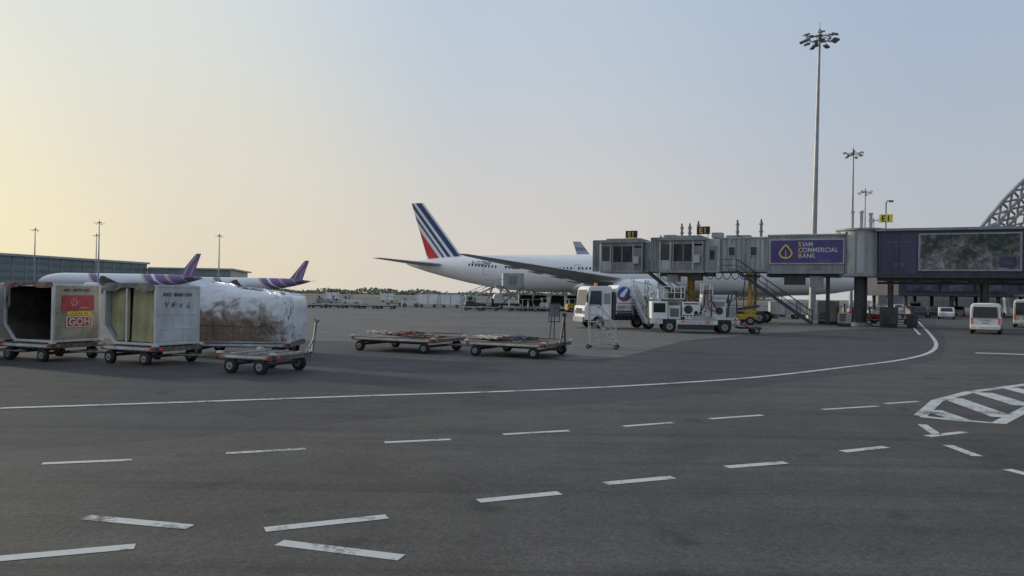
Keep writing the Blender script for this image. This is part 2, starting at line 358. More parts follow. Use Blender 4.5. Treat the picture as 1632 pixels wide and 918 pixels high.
# ---------------------------------------------------------------- aircraft
acwhite=plane_paint()
def circ(x,cz,r,n=28): return [(x,r*math.cos(2*math.pi*k/n),cz+r*math.sin(2*math.pi*k/n)) for k in range(n)]
FUS=[(0,7.35,.22),(1.2,7.25,.55),(4,6.98,1.1),(8,6.68,1.8),(12,6.35,2.32),(16,6.05,2.72),(20,5.83,2.97),(24,5.72,3.08),(28,5.7,3.1),(62,5.7,3.1),(66,5.62,2.92),(69.5,5.42,2.4),(72,5.12,1.65),(73.4,4.9,.85),(73.9,4.85,.15)]
def fr(x):
    for a_,b_ in zip(FUS,FUS[1:]):
        if a_[0]<=x<=b_[0]:
            t=(x-a_[0])/(b_[0]-a_[0]); return a_[1]+(b_[1]-a_[1])*t, a_[2]+(b_[2]-a_[2])*t
def foil(le,te,y,z,th):
    c=le-te
    return [(le,y,z),(le-.12*c,y,z+.5*th),(le-.4*c,y,z+.55*th),(te,y,z+.04),(te,y,z),(le-.45*c,y,z-.42*th),(le-.12*c,y,z-.4*th)]
wingm=mat("wing_grey",(.38,.39,.41),.4,0,.1,.4); nac=mat("nacelle_white",(.74,.75,.77),.35,0,.06,.6); titan=mat("titanium",(.25,.24,.23),.35,.8,.1,3)
def aircraft(label,loc,rz,fusm,finm,k=1.0,detail=True,engm=None,group=None):
    t=thing("airplane",label,"airplane",loc,rz,group); t.scale=(k,k,k)
    b=MB(); b.loft([circ(*f) for f in FUS],fusm)
    b.loft([[(x,3.4*c1*s_,3.6+1.7*s_*c2) for c1,c2 in [(math.cos(2*math.pi*q/16),math.sin(2*math.pi*q/16)) for q in range(16)]] for x,s_ in((29,.3),(33,.95),(46,1),(50,.4))],fusm)
    b.done("fuselage",t,smooth=True)
    b=MB(); 
    b.loft([[(10.9,0,8.0),(8,-.42,7.9),(3.9,0,7.9),(8,.42,7.9)],[(10.7,0,8.45),(8,-.36,8.45),(3.9,0,8.45),(8,.36,8.45)],[(3.0,0,17.9),(2,-.12,17.9),(.7,0,17.9),(2,.12,17.9)]],finm)
    b.done("tail_fin",t)
    for s in(-1,1):
        b=MB(); b.loft([foil(8.2,2.6,s*.9,7.0,.5),foil(1.3,-.6,s*10.7,7.75,.14)],wingm); b.done("horizontal_stabiliser",t,smooth=True)
        b=MB(); b.loft([foil(46,33.2,s*2.2,4.0,1.3),foil(40.6,32.0,s*10,4.75,.7),foil(26,24.5,s*32.0,7.15,.12)],wingm)
        for yy in(6,12,17,22):
            u=(yy-10)/22.2; te=32-7.6*max(u,0); zz=4.75+2.4*u if u>0 else 4.4
            b.loft([[(te+2.6,s*yy,zz-.25+q) for q in(0,.05,.1)]+[(te+2.6,s*(yy+.05),zz-.2)],[(te+1,s*(yy-.2),zz-.1),(te+1,s*(yy-.15),zz-.45),(te+1,s*(yy+.15),zz-.45),(te+1,s*(yy+.2),zz-.1)],[(te-.8,s*yy,zz-.1+q) for q in(0,.05,.1)]+[(te-.8,s*(yy+.05),zz-.05)]],wingm)
        b.done("wing",t,smooth=True)
        ex=42.2; b=MB(); n=24
        prof=[(-4.4,.5),(-4.2,.9),(-2.5,1.25),(-2.5,1.6),(0,1.9),(2.5,1.98),(3.6,1.85),(3.95,1.7),(3.7,1.55),(2.6,1.5)]
        b.loft([[(ex+px_,s*9.7+r_*math.cos(2*math.pi*q/n),2.75+r_*math.sin(2*math.pi*q/n)) for q in range(n)] for px_,r_ in prof],engm or nac)
        b.tube((ex-4.4,s*9.7,2.75),(ex-5.6,s*9.7,2.75),.5,titan,r2=.05,n=16)
        b.prism([(ex+2,4.4),(ex-3,5.1),(ex-6,4.6),(ex-2,4.0)],s*9.7-.2,s*9.7+.2,engm or nac)
        b.done("engine",t,smooth=True)
        if detail and s==-1:
            q0=None; x=13.0
            while x<64:
                cz,r_=fr(x); dz=.75
                if r_>dz and not(31<x<32.2 or 18.4<x<19.6 or 47<x<48.4):
                    y=math.sqrt(r_*r_-dz*dz)+.015; z=cz+dz
                    if q0 is None:
                        b=MB(); b.box((0,0,0),(.26,.03,.40),glass); q0=b.done("cabin_window",t); ww=q0
                    else:
                        ww=q0.copy(); COL.objects.link(ww); ww.parent=t
                    ww.location=(x,s*y,z); ww.rotation_euler=(s*.23,0,0)
                x+=.62
            for x in(16.2,32,48,63):
                cz,r_=fr(x); b=MB(); P=[]
                for q in(-.5,.5):
                    pts=[(x+q,s*(math.sqrt(r_*r_-dz*dz)+.01),cz+dz) for dz in(-.7,0,.7,1.3)]
                    P.append(pts); b.path(pts,.035,wingm,n=4)
                b.path([P[0][0],P[1][0]],.035,wingm,n=4); b.path([P[0][-1],P[1][-1]],.035,wingm,n=4)
                b.done("cabin_door",t)
        b=MB(); b.tube((36,s*5.4,4),(36,s*5.4,.7),.22,galv)
        for xx in(34.6,36,37.4): b.tube((xx,s*5.0,.65),(xx,s*5.8,.65),.64,rubber,n=18)
        b.beam((34.4,s*5.4,.65),(37.6,s*5.4,.65),.2,.2,galv); b.done("landing_gear",t,smooth=True)
    b=MB(); b.tube((67,0,3.2),(67,0,.6),.15,galv); b.tube((67,-.5,.5),(67,.5,.5),.5,rubber,n=16); b.done("nose_gear",t,smooth=True)
    return t
WH=(.84,.84,.84); BL=(.028,.05,.15); RD=(.66,.04,.05)
ks=.8148; c0=10.7+ks*8.45
affin=stripe("tricolour_fin",-1,-ks,[(-c0,WH),(-c0+.3,WH),(-c0+.4,BL),(-c0+1.45,WH),(-c0+2.05,BL),(-c0+2.7,WH),(-c0+3.3,BL),(-c0+3.75,WH),(-c0+4.5,RD),(-c0+6.6,WH),(-c0+7.5,WH)])
af=aircraft("white airliner with blue and red striped tail on the apron",(GX(648,138)[0],138,0),-21,acwhite,affin)
text(af,"F-GZNF",1.05,(13.4,-2.52,7.0),(rad(64),0,rad(-5)),navy,"registration_lettering")
PU=(.21,.145,.32); GD=(.60,.47,.26); PK=(.48,.27,.43); W2=(.80,.80,.82)  # livery tones paled, distance haze mixed into the colours
thf=stripe("violet_swoosh_fuselage",1,-1.6,[(-12,PU),(-4,GD),(-3.3,PU),(2.0,PK),(2.8,GD),(3.6,PU),(8,W2),(9.4,PU),(13,GD),(14.0,W2),(26,W2),(34,PU),(37,GD),(38,W2),(60,W2)],wav=.9)
thn=stripe("violet_tail",1,.62,[(5,PU),(9,PU),(10.6,PK),(11.4,PU),(13.5,GD),(14.1,PU),(20,PU)],wav=.35)
g="parked airliners with violet tails"
aircraft("white airliner with violet and gold tail at far stand",(GX(322,318)[0],318,0),176,thf,thn,.94,detail=False,group=g)
aircraft("white airliner with violet and gold tail at far stand",(GX(494,395)[0],395,0),176,thf,thn,.99,detail=False,group=g)
gf=stripe("grey_blue_fin",0,1,[(7,(.5,.52,.55)),(15.2,(.5,.52,.55)),(15.21,(.24,.31,.38)),(16.2,(.5,.52,.55)),(19,(.5,.52,.55))])
aircraft("white airliner with pale grey tail behind others",(GX(908,228)[0],228,0),12,acwhite,gf,1.0,detail=False)

# ---------------------------------------------------------------- terminal buildings
t=thing("terminal_building","long low terminal with slate glass facade beyond parked airliners","building")
b=MB()
def block(b,pts,z0,z1,m):
    n=len(pts); b.add([(x,y,z0) for x,y in pts]+[(x,y,z1) for x,y in pts],[tuple(range(n)),tuple(range(n,2*n))]+[(k,(k+1)%n,n+(k+1)%n,n+k) for k in range(n)],m)
A=Vector((-228,330)); B_=Vector((-204,438)); d=(B_-A).normalized(); nn=Vector((-d.y,d.x))
foot=[A-d*60,B_,B_+nn*60,A-d*60+nn*60]
block(b,foot,0,16.0,slate)
low=[B_+d*.1,Vector((-158,440)),Vector((-172,510)),B_+nn*40+d*70]
block(b,low,0,13.6,slate); b.done("wall",t)
b=MB(); 
block(b,[A-d*62-nn*1.2,B_+d*1-nn*1.2,B_+d*1+nn*61,A-d*62+nn*61],16.0,17.0,roofl)
block(b,[low[0]-nn*.5,low[1]+Vector((2,-2)),low[2]+Vector((2,2)),low[3]],13.6,14.4,roofl); b.done("roof",t)
for k in range(4):
    z=3+3.4*k
    b=MB(); b.beam((*(A-d*60-nn*.12),z),(*(B_-nn*.12),z),.2,1.3,slated); b.done("window_band",t)
    if k<3: b=MB(); b.beam((*(low[0]),z),(*(low[1]),z),.5,1.2,slated); b.done("window_band",t)
for k in range(24):
    p=A-d*56+d*7*k-nn*.25
    b=MB(); b.beam((*p,0),(*p,16),.25,.25,roofl); b.done("mullion",t)
# lattice roof
t=thing("terminal_roof_truss","curved grey steel lattice roof of the main terminal","building",(0,0,0))
Yb=150
def prof(u,off=0):
    return 1561+u*230, 366-(1-(1-u)**1.9)*158-off
rows=13; T0=[];T1=[]
for i in range(rows+1):
    p=W(*prof(i/rows),Yb); T0.append(Vector((p.x,Yb,p.z))); p=W(*prof(i/rows,-13),Yb); T1.append(Vector((p.x+1.4,Yb,p.z)))
STEP=Vector((8.5,11,0)); NJ=3
for j in range(NJ):
    b=MB(); o=STEP*j
    b.path([p+o for p in T0],.38,truss,n=8); b.path([p+o for p in T1],.30,truss,n=8)
    for i in range(rows):
        b.tube(T0[i]+o,T1[i+1]+o,.22,truss,n=6); b.tube(T1[i]+o,T0[i+1]+o,.22,truss,n=6)
        if j<NJ-1:
            o2=STEP*(j+1)
            b.tube(T0[i]+o,T0[i+1]+o2,.22,truss,n=6); b.tube(T0[i]+o,T0[i]+o2,.26,truss,n=6)
    for i in(1,5,9,12):
        if j==1: break
        p=T1[i]+o; b.tube((p.x+2,p.y,0),p,.5,truss,n=8)
    b.done("roof_lattice",t)
# concourse: raised deck on columns, open at ground level
t=thing("concourse_building","raised dark concourse on columns with violet banners","building",(GX(1432,112)[0],112,0),-8)
cw=mat("concourse_wall",(.06,.06,.072),.5,0,.2,.3)
b=MB(); b.bb(0,60,0,16,2.9,6.6,cw); b.bb(-.6,60.5,-1.0,16.5,6.4,7.0,dgrey); b.bb(24,60,4,16,0,2.9,cw); b.done("wall",t)
for k in range(9):
    for y in(.8,8,15):
        b=MB(); b.tube((1.2+6.2*k,y,0),(1.2+6.2*k,y,2.9),.26,dgrey,n=12); b.done("support_column",t,smooth=True)
for k in range(3):
    b=MB(); b.bb(1.0+4.6*k,5.2+4.6*k,-.22,-.02,3.5,5.0,mat("faded_banner",(.075,.065,.115),.6,0,.3,.5)); b.done("banner",t)
    b=MB(); b.bb(1.9+4.6*k,4.3+4.6*k,-.27,-.23,3.7,4.8,mat("banner_photo",(.11,.10,.12),.6,0,.4,1.2)); b.done("banner_picture",t)
for k in range(8):
    b=MB(); b.bb(16+5*k,20+5*k,-.12,-.02,3.8,5.8,glass); b.done("window",t)
b=MB(); b.bb(15,50,-2.6,-.3,2.95,3.25,grey); b.done("entrance_canopy",t)
t=thing("service_building","low grey service building at the end of the road","building",(GX(1400,330)[0],330,0),-20)
b=MB(); b.bb(0,120,0,20,0,7,mat("service_wall",(.17,.18,.185),.7,0,.15,.1)); b.bb(-1,121,-1,21,7,7.8,slated); b.done("wall",t)
for k in range(12):
    b=MB(); b.bb(3+9.5*k,9+9.5*k,-.1,-.01,2.5,5.2,slated); b.done("window",t)

# ---------------------------------------------------------------- gate bridges
SX,SY=GX(938,72)[0],72; RZ=-24.6
plat=mat("bridge_panel_grey",(.24,.255,.26),.5,.1,.18,.8,streak=.2,grime=.5)
platl=mat("bridge_panel_pale",(.38,.40,.40),.5,.1,.16,.9,streak=.2,grime=.5)
inner=mat("cabin_shade",(.03,.032,.035),.7,0,.3,2)
def cabin(t,x0,x1,y0,y1,z0,z1):
    b=MB()
    b.bb(x0,x1,y0,y1,z0,z0+.25,grey); b.bb(x0-.15,x1+.1,y0-.15,y1+.1,z1-.28,z1,grey); b.bb(x0+.5,x1-.3,y0+.3,y1-.2,z1,z1+.16,plat)
    b.bb(x0,x1,y1-.12,y1,z0+.25,z1-.28,inner); b.bb(x1-.12,x1,y0,y1-.12,z0+.25,z1-.28,plat)
    for xx in(x0,x0+.95,x1-1.05,x1-.17): b.bb(xx,xx+.17,y0,y0+.15,z0+.25,z1-.28,platl)
    b.bb(x0+.17,x0+.95,y0+.05,y0+.12,z0+.25,z0+1.1,platl); b.bb(x0+.17,x1-.17,y0+.05,y0+.12,z1-.6,z1-.28,plat)
    b.bb(x1-1.05,x1-.17,y0+.05,y0+.12,z0+.25,z1-.75,plat); b.bb(x0+1.12,x1-1.05,y0+.05,y0+.12,z0+.25,z0+1.0,plat)
    for k in range(4): b.bb(x1-.95+.2*k,x1-.89+.2*k,y0+.02,y0+.05,z0+.3,z1-.8,grey)
    for k in range(6): b.bb(x0+1.2+.27*k,x0+1.25+.27*k,y0+.02,y0+.05,z0+.3,z0+.95,grey)
    b.tube((x0+1.3,y0-.1,z0+.2),(x0+1.3,y0-.1,z1-.3),.05,grey); b.box((x1-.6,y0-.12,z0+1.2),(.5,.2,.7),lgrey); b.bb(x0+2.1,x0+2.2,y0+.02,y0+.06,z0+1.0,z1-.6,plat)
    b.done("cabin",t,bevel=.02)
    b=MB(); b.bb(x0+1.12,x1-1.05,y0+.07,y0+.1,z0+1.0,z1-.6,inner); b.done("window",t)
    b=MB(); b.bb(x0+.17,x0+.95,y0+.07,y0+.1,z0+1.1,z1-.6,glass); b.done("window",t)
    b=MB()
    for k in range(5):
        x=x0-.12-.14*k; b.bb(x-.05,x+.05,y0-.05,y0+.12,z0+.1,z1-.1,grey); b.bb(x-.05,x+.05,y1-.12,y1+.05,z0+.1,z1-.1,grey); b.bb(x-.05,x+.05,y0,y1,z1-.14,z1,dgrey)
    b.done("canopy_bellows",t)
def tunnel(t,x0,x1,y0,y1,z0,z1,rib=.75,m=plat,win=()):
    b=MB(); b.bb(x0,x1,y0,y1,z0+.15,z1-.12,m); b.bb(x0,x1,y0-.08,y1+.08,z0-.1,z0+.15,grey); b.bb(x0,x1,y0-.08,y1+.08,z1-.12,z1,lgrey)
    x=x0+.1
    while x<x1: b.bb(x,x+.07,y0-.07,y0,z0+.15,z1-.12,grey); x+=rib
    b.done("tunnel",t,bevel=.015)
    for a_ in win:
        b=MB(); b.bb(a_,a_+.5,y0-.1,y0-.01,z0+1.3,z0+2.0,glass); b.bb(a_-.06,a_+.56,y0-.085,y0-.012,z0+1.24,z0+2.06,lgrey)
        b.done("window",t)
def gatesign(t,x,y,z,s="E1"):
    b=MB(); b.bb(x-.55,x+.55,y-.12,y+.12,z,z+.66,black); b.tube((x-.4,y,z-.3),(x-.4,y,z),.04,galv); b.tube((x+.4,y,z-.3),(x+.4,y,z),.04,galv); b.done("gate_sign",t,bevel=.02)
    text(t,s,.66,(x,y-.135,z+.1),FR,gold,"gate_number",'CENTER',bold=.008)
def finial(t,x,y,z,h=1.3):
    b=MB()
    b.tube((x,y,z),(x,y,z+h),.11,grey,n=10); b.tube((x,y,z+h),(x,y,z+h+.22),.2,grey,r2=.12,n=10); b.tube((x,y,z+h+.22),(x,y,z+h+.45),.07,dgrey,n=8); b.tube((x,y,z+.35),(x,y,z+.5),.17,grey,n=10)
    b.done("roof_vent",t,smooth=True)
ta=thing("jet_bridge","grey telescopic boarding bridge with dark E1 gate sign","boarding bridge",(SX,SY,0),RZ,"boarding bridges")
R=Matrix.Rotation(rad(RZ),3,'Z')
cabin(ta,0,4.2,3.2,6.6,4.35,7.45)
tunnel(ta,4.2,21.7,3.6,6.2,4.5,7.25,.45,plat,(4.8,6.0))
gatesign(ta,3.0,3.4,7.65)
finial(ta,9.2,3.6,7.25,1.4); finial(ta,5.6,4.2,7.25,.2)
b=MB(); b.bb(5.2,6.3,3.9,5,7.25,7.6,lgrey); b.done("roof_unit",ta,bevel=.02)
b=MB(); b.bb(8.2,8.5,3.9,4.2,.8,4.45,yellow); b.bb(8.2,8.5,5.6,5.9,.8,4.45,yellow); b.bb(8.0,8.8,3.7,6.1,.5,.85,yellow); b.bb(8.05,8.7,3.8,6.05,4.0,4.4,yellow); b.done("lift_column",ta,bevel=.03)
wheel(ta,8.4,3.5,.5,.5,.35); wheel(ta,8.4,6.3,.5,.5,.35)
b=MB(); stair(b,(4.8,3.0,4.4),(9.8,3.0,.4),.8,dgrey,n=18); b.done("service_stair",ta)
tb=thing("jet_bridge","grey boarding bridge with violet bank advertisement and yellow lift column","boarding bridge",(SX,SY,0),RZ,"boarding bridges")
cabin(tb,6.55,10.5,-.3,3.0,4.25,7.35)
b=MB(); b.bb(10.5,11.8,-.1,2.8,4.3,7.2,platl); b.bb(10.8,11.5,-.16,-.1,4.5,6.6,plat); b.bb(10.95,11.35,-.18,-.16,5.4,6.2,inner); b.done("cabin_vestibule",tb,bevel=.03)
tunnel(tb,11.8,15.7,.1,2.7,4.45,7.3,.39,platl,(12.5,14.3))
tunnel(tb,15.7,21.6,-.1,2.9,4.3,7.45,5.9,plat)
b=MB(); b.bb(15.95,21.5,-.22,-.11,5.1,6.95,purple); b.done("advertisement_panel",tb)
b=MB(); b.bb(15.85,21.6,-.2,-.12,6.95,7.05,lgrey); b.bb(15.85,21.6,-.2,-.12,5.0,5.1,lgrey); b.bb(15.85,15.95,-.2,-.12,5.1,6.95,lgrey); b.bb(21.5,21.6,-.2,-.12,5.1,6.95,lgrey); b.done("panel_frame",tb)
b=MB(); cx,cz_=17.15,5.95
leaf=[]
for k in range(25):
    q=2*math.pi*k/24; rr=.46; x=rr*math.sin(q); z=-rr*math.cos(q)*.95
    if z>0: x*=max(0,1-(z/.44))**.6; z*=1.55
    leaf.append(Vector((cx+x*1.05,-.235,cz_-.05+z)))
b.path(leaf,.07,gold,n=6); b.path([(cx,-.235,cz_-.45),(cx,-.235,cz_+.15)],.04,gold); b.done("bank_emblem",tb)
for i,s in enumerate(("SIAM","COMMERCIAL","BANK")):
    z=6.43-.47*i
    text(tb,s[0],.52,(18.1,-.235,z),FR,gold,"advertisement_lettering",bold=.006); text(tb,s[1:],.52,(18.43,-.235,z),FR,offwhite,"advertisement_lettering",sx=.9,bold=.006)
text(tb,"02-777-7777",.17,(19.7,-.235,5.2),FR,lgrey,"advertisement_lettering")
gatesign(tb,10.35,0,7.6)
for x in(8.4,9.1,13.15,15.1): finial(tb,x,.4,7.35,1.0 if x>12 else .8)
for q in((6.8,7.9,.3,1.6,7.35,7.62,lgrey),(11.0,11.9,.3,1.4,7.3,7.75,lgrey),(12.2,14.2,.5,1.5,7.3,7.5,grey)):
    b=MB(); b.bb(*q); b.done("roof_unit",tb,bevel=.02)
b=MB()
for y in(-.35,2.9):
    b.bb(14.2,14.45,y,y+.3,1.0,4.3,yellow)
b.bb(13.95,14.7,-.4,3.3,3.9,4.15,dgrey)
b.prism([(13.6,.8),(15.1,.8),(14.9,1.2),(14.55,1.5),(14.47,2.3),(14.17,2.3),(14.05,1.5),(13.7,1.2)],-.37,.0,yellow); b.bb(13.6,15.1,.0,3.2,.75,1.05,dgrey)
b.path([(14.0,-.42,3.9),(13.8,-.45,2.4),(13.9,-.45,1.2)],.05,black); b.path([(14.7,-.42,3.9),(14.9,-.45,2.6),(14.7,-.45,1.2)],.04,black)
b.done("lift_column",tb,bevel=.02)
for y in(-.8,3.7):
    for x in(13.6,15.2): wheel(tb,x,y,.52,.52,.35)
b=MB(); b.bb(12.2,13.4,-1.5,-.15,4.25,4.35,dgrey); b.path([(12.2,-1.5,5.35),(13.4,-1.5,5.35)],.03,dgrey); b.path([(12.2,-1.5,4.85),(13.4,-1.5,4.85)],.03,dgrey)
for x in(12.2,12.8,13.4): b.tube((x,-1.5,4.3),(x,-1.5,5.35),.03,dgrey,n=6)
stair(b,(13.4,-1.1,4.35),(19.3,-1.1,.15),.85,dgrey,n=22); b.tube((19.1,-1.5,.2),(19.1,-1.5,1.3),.04,dgrey); b.done("service_stair",tb)
b=MB()
b.tube((22.8,1.4,4.2),(22.8,1.4,7.7),1.75,platl,n=28); b.tube((22.8,1.4,7.7),(22.8,1.4,7.85),1.95,grey,n=28); b.tube((22.8,1.4,4.0),(22.8,1.4,4.25),1.95,grey,n=28)
for k in range(14):
    q=math.pi*2*k/14; b.beam((22.8+1.78*math.cos(q),1.4+1.78*math.sin(q),4.3),(22.8+1.78*math.cos(q),1.4+1.78*math.sin(q),7.6),.1,.1,grey)
b.done("rotunda",tb,smooth=True)
b=MB(); b.tube((22.8,1.4,0),(22.8,1.4,4),.5,dgrey,n=20); b.tube((22.8,1.4,0),(22.8,1.4,.3),.9,grey,n=20); b.done("support_column",tb,smooth=True)
b=MB(); b.bb(20.2,20.5,.9,1.2,0,4.3,dgrey); b.done("support_column",tb)
b=MB()
b.bb(15.6,21.3,.3,.6,3.95,4.2,dgrey); b.bb(15.6,21.3,2.2,2.5,3.95,4.2,dgrey); b.bb(17,18.6,.2,1.4,3.3,4.0,dgrey); b.bb(19,20,.2,1.1,3.1,4.0,grey)
b.bb(6.6,11.4,.2,.5,3.95,4.22,dgrey); b.bb(7.2,8.2,.1,1.2,3.5,4.1,grey); b.bb(9.3,10.2,.1,1.0,3.6,4.1,dgrey)
for k in range(6):
    x=10.6+.7*k; b.path([(x,.2,4.3),(x+.12,.2,3.85),(x+.35,.2,3.7),(x+.58,.2,3.85),(x+.7,.2,4.3)],.035,black)
b.done("cable_chain",tb)
tg=thing("elevated_walkway","dark violet elevated walkway with large framed picture billboard","building",(SX,SY,0),RZ)
b=MB(); b.bb(24.1,48,-.3,3.4,4.2,7.55,purpled); b.bb(23.8,48.2,-.5,3.6,7.55,7.75,grey); b.bb(24,48.2,-.45,3.5,3.9,4.2,dgrey)
x=24.2
while x<48: b.bb(x,x+.05,-.34,-.3,4.2,7.55,dgrey); x+=1.3
b.done("walkway_body",tg)
for x in(25,31.5,38,44):
    b=MB()
    for y in(.6,2.8): b.tube((x,y,0),(x,y,3.9),.2,dgrey,n=14)
    b.bb(x-.15,x+.15,.3,3,3.6,3.9,dgrey); b.done("support_frame",tg,smooth=True)
b=MB(); b.bb(24,48,.1,.3,3.65,3.9,dgrey)
random.seed(2)
for k in range(8):
    x=24.6+1.9*k; b.bb(x,x+random.uniform(.4,1.0),.4,1.3,3.35+random.random()*.3,3.88,dgrey)
b.tube((24,.5,3.5),(47,.5,3.5),.09,dgrey); b.done("under_deck_services",tg)
pic=bpy.data.materials.new("garden_picture"); pic.use_nodes=True; n_=pic.node_tree; bb_=n_.nodes["Principled BSDF"]; bb_.inputs["Roughness"].default_value=.5
tc=n_.nodes.new("ShaderNodeTexCoord"); a=n_.nodes.new("ShaderNodeTexNoise"); a.inputs["Scale"].default_value=1.7; a.inputs["Detail"].default_value=8; a.inputs["Roughness"].default_value=.68; a.inputs["Distortion"].default_value=.4; n_.links.new(tc.outputs["Object"],a.inputs["Vector"])
sp=n_.nodes.new("ShaderNodeSeparateXYZ"); n_.links.new(tc.outputs["Object"],sp.inputs[0])
zr=n_.nodes.new("ShaderNodeMapRange"); zr.inputs[1].default_value=4.6; zr.inputs[2].default_value=7.2; zr.inputs[3].default_value=.05; zr.inputs[4].default_value=-.05; n_.links.new(sp.outputs[2],zr.inputs[0])
ad=n_.nodes.new("ShaderNodeMath"); n_.links.new(a.outputs["Fac"],ad.inputs[0]); n_.links.new(zr.outputs[0],ad.inputs[1])
r=n_.nodes.new("ShaderNodeValToRGB"); e=r.color_ramp.elements; e[0].position=.38; e[0].color=(.022,.028,.026,1); e[1].position=.66; e[1].color=(.36,.32,.34,1)
q=e.new(.48); q.color=(.07,.085,.065,1); q=e.new(.57); q.color=(.17,.16,.17,1)
n_.links.new(ad.outputs[0],r.inputs[0]); n_.links.new(r.outputs[0],bb_.inputs["Base Color"])
b=MB(); b.bb(27.0,33.5,-.42,-.35,4.55,7.2,pic); b.done("billboard_picture",tg)
b=MB(); b.bb(26.85,33.65,-.46,-.35,7.2,7.32,galv); b.bb(26.85,33.65,-.46,-.35,4.43,4.55,galv); b.bb(26.85,27.0,-.46,-.35,4.55,7.2,galv); b.bb(33.5,33.65,-.46,-.35,4.55,7.2,galv)
b.done("billboard_frame",tg)
b=MB(); b.bb(32.2,33.3,-.44,-.425,4.7,5.5,purpled); b.done("billboard_inset",tg)
fade=mat("faded_lettering",(.17,.17,.22),.6,0,.1,3)
text(tg,"SCB",.42,(25.5,-.36,4.75),FR,fade,"wall_lettering",'CENTER')
text(tg,"SIAM COMMERCIAL",.2,(25.5,-.36,6.6),FR,fade,"wall_lettering",'CENTER'); text(tg,"BANK",.2,(25.5,-.36,6.3),FR,fade,"wall_lettering",'CENTER'); text(tg,"SCB",.3,(32.75,-.45,4.95),FR,fade,"wall_lettering",'CENTER')
for i,(x,h) in enumerate(((22.1,1.5),(22.8,1.5),(23.5,1.3))):
    p=Vector((SX,SY,0))+R@Vector((x,2.5,0))
    tt=thing("vent_pipe","grey vertical vent pipe above the bridge rotunda","pipe",(p.x,p.y,7.85),RZ,"vent pipes on the rotunda roof")
    b=MB(); b.tube((0,0,0),(0,0,h),.13,lgrey,n=10); b.tube((0,0,h),(0,0,h+.15),.18,lgrey,n=10); b.done("pipe_shaft",tt,smooth=True)
p=Vector((SX,SY,0))+R@Vector((24.6,1.5,0))
tt=thing("gate_number_sign","yellow E1 gate sign on a pole with lamp above walkway","sign",(p.x,p.y,7.75),RZ)
b=MB(); b.tube((0,0,0),(0,0,2.3),.06,galv); b.path([(0,0,2.2),(.1,-.2,2.4),(.3,-.4,2.35)],.05,galv); b.done("pole",tt)
b=MB(); b.bb(-.5,.5,-.12,.0,.65,1.3,signyel); b.done("sign_panel",tt,bevel=.02); text(tt,"E1",.68,(0,-.13,.74),FR,black,"gate_number",'CENTER',bold=.012)
b=MB(); b.box((.35,-.45,2.3),(.35,.25,.15),lampm); b.done("lamp",tt,bevel=.02)
for i,(x,y,sx,sy,sz,m,lab) in enumerate(((19.4,3.8,1.7,1.3,2.0,grey,"grey ground power unit under the boarding bridge"),(21.2,-1.6,1.0,.9,1.1,grey,"grey air conditioning unit beside bridge column"),(24.2,-.6,1.3,1.0,1.6,dgrey,"dark air conditioning unit under walkway"),(26.1,-.2,.8,.8,1.1,dgrey,"small dark plant cabinet under walkway"))):
    p=Vector((SX,SY,0))+R@Vector((x,y,0)); tt=thing("power_unit",lab,"power unit",(p.x,p.y,0),RZ,"plant units under the bridge")
    b=MB(); b.bb(0,sx,0,sy,.25,sz,m); b.bb(.05,sx-.05,.05,sy-.05,.0,.25,black); b.done("housing",tt,bevel=.04)
    b=MB(); 
    for k in range(5): b.bb(.15,sx*.6,-.02,.01,.45+.12*k,.51+.12*k,black)
    b.done("vent_grille",tt)

# ---------------------------------------------------------------- high mast lights
def mastlight(px,Y,h,label,group,r=.42,heads=9,lean=0,k_=1.0):
    t=thing("light_mast",label,"light mast",GX(px,Y),0,group); t.rotation_euler=(0,rad(lean),0)
    b=MB(); b.tube((0,0,0),(0,0,h*.45),r,mast,r2=r*.72,n=14); b.tube((0,0,h*.45),(0,0,h),r*.72,mast,r2=r*.35,n=14); b.tube((0,0,0),(0,0,.5),r*1.7,mast,n=14); b.done("mast",t,smooth=True)
    b=MB(); n=20; rr=1.05*k_
    ring=[(rr*math.cos(2*math.pi*k/n),rr*math.sin(2*math.pi*k/n),h-.6) for k in range(n+1)]; b.path(ring,.06,lampm)
    for k in range(4): q=math.pi/2*k; b.tube((0,0,h-.3),(rr*math.cos(q),rr*math.sin(q),h-.6),.04,lampm)
    b.tube((0,0,h),(0,0,h+.4),.2,lampm,r2=.08); b.tube((0,0,h+.4),(0,0,h+1.1),.025,lampm); b.tube((0,0,h-.8),(0,0,h-.2),.24,lampm); b.done("lamp_ring",t)
    for k in range(heads):
        q=2*math.pi*k/heads+.2; R2=(1.65,1.2,1.5)[k%3]*k_; dz=(-.7,-1.15,-.35)[k%3]
        o=MB(); o.box((R2*math.cos(q),R2*math.sin(q),h+dz),(.60,.45,.14),lampm,rot=(0,.3,q)); o.tube((rr*math.cos(q),rr*math.sin(q),h-.6),(R2*math.cos(q),R2*math.sin(q),h+dz),.035,lampm); o.done("floodlight",t)
    return t
g="high mast apron lights"
mastlight(1294,80,29.4,"tall steel mast with ring of floodlights behind boarding bridge",g,.34,16,lean=.9)
mastlight(1356,145,29.8,"steel floodlight mast beyond the boarding bridge",g,.36,12,lean=.3)
mastlight(1377,200,30.3,"distant steel floodlight mast near terminal",g,.36)
mastlight(1391,270,30.3,"distant steel floodlight mast near terminal",g,.36,6)
mastlight(54,345,28,"distant floodlight mast beside terminal roof",g,.42,6)
mastlight(156,315,29,"distant floodlight mast beside terminal roof",g,.42,6)
mastlight(152,390,29,"distant floodlight mast beside terminal roof",g,.42,6)
mastlight(348,380,29,"distant floodlight mast between violet airliners",g,.45,6)

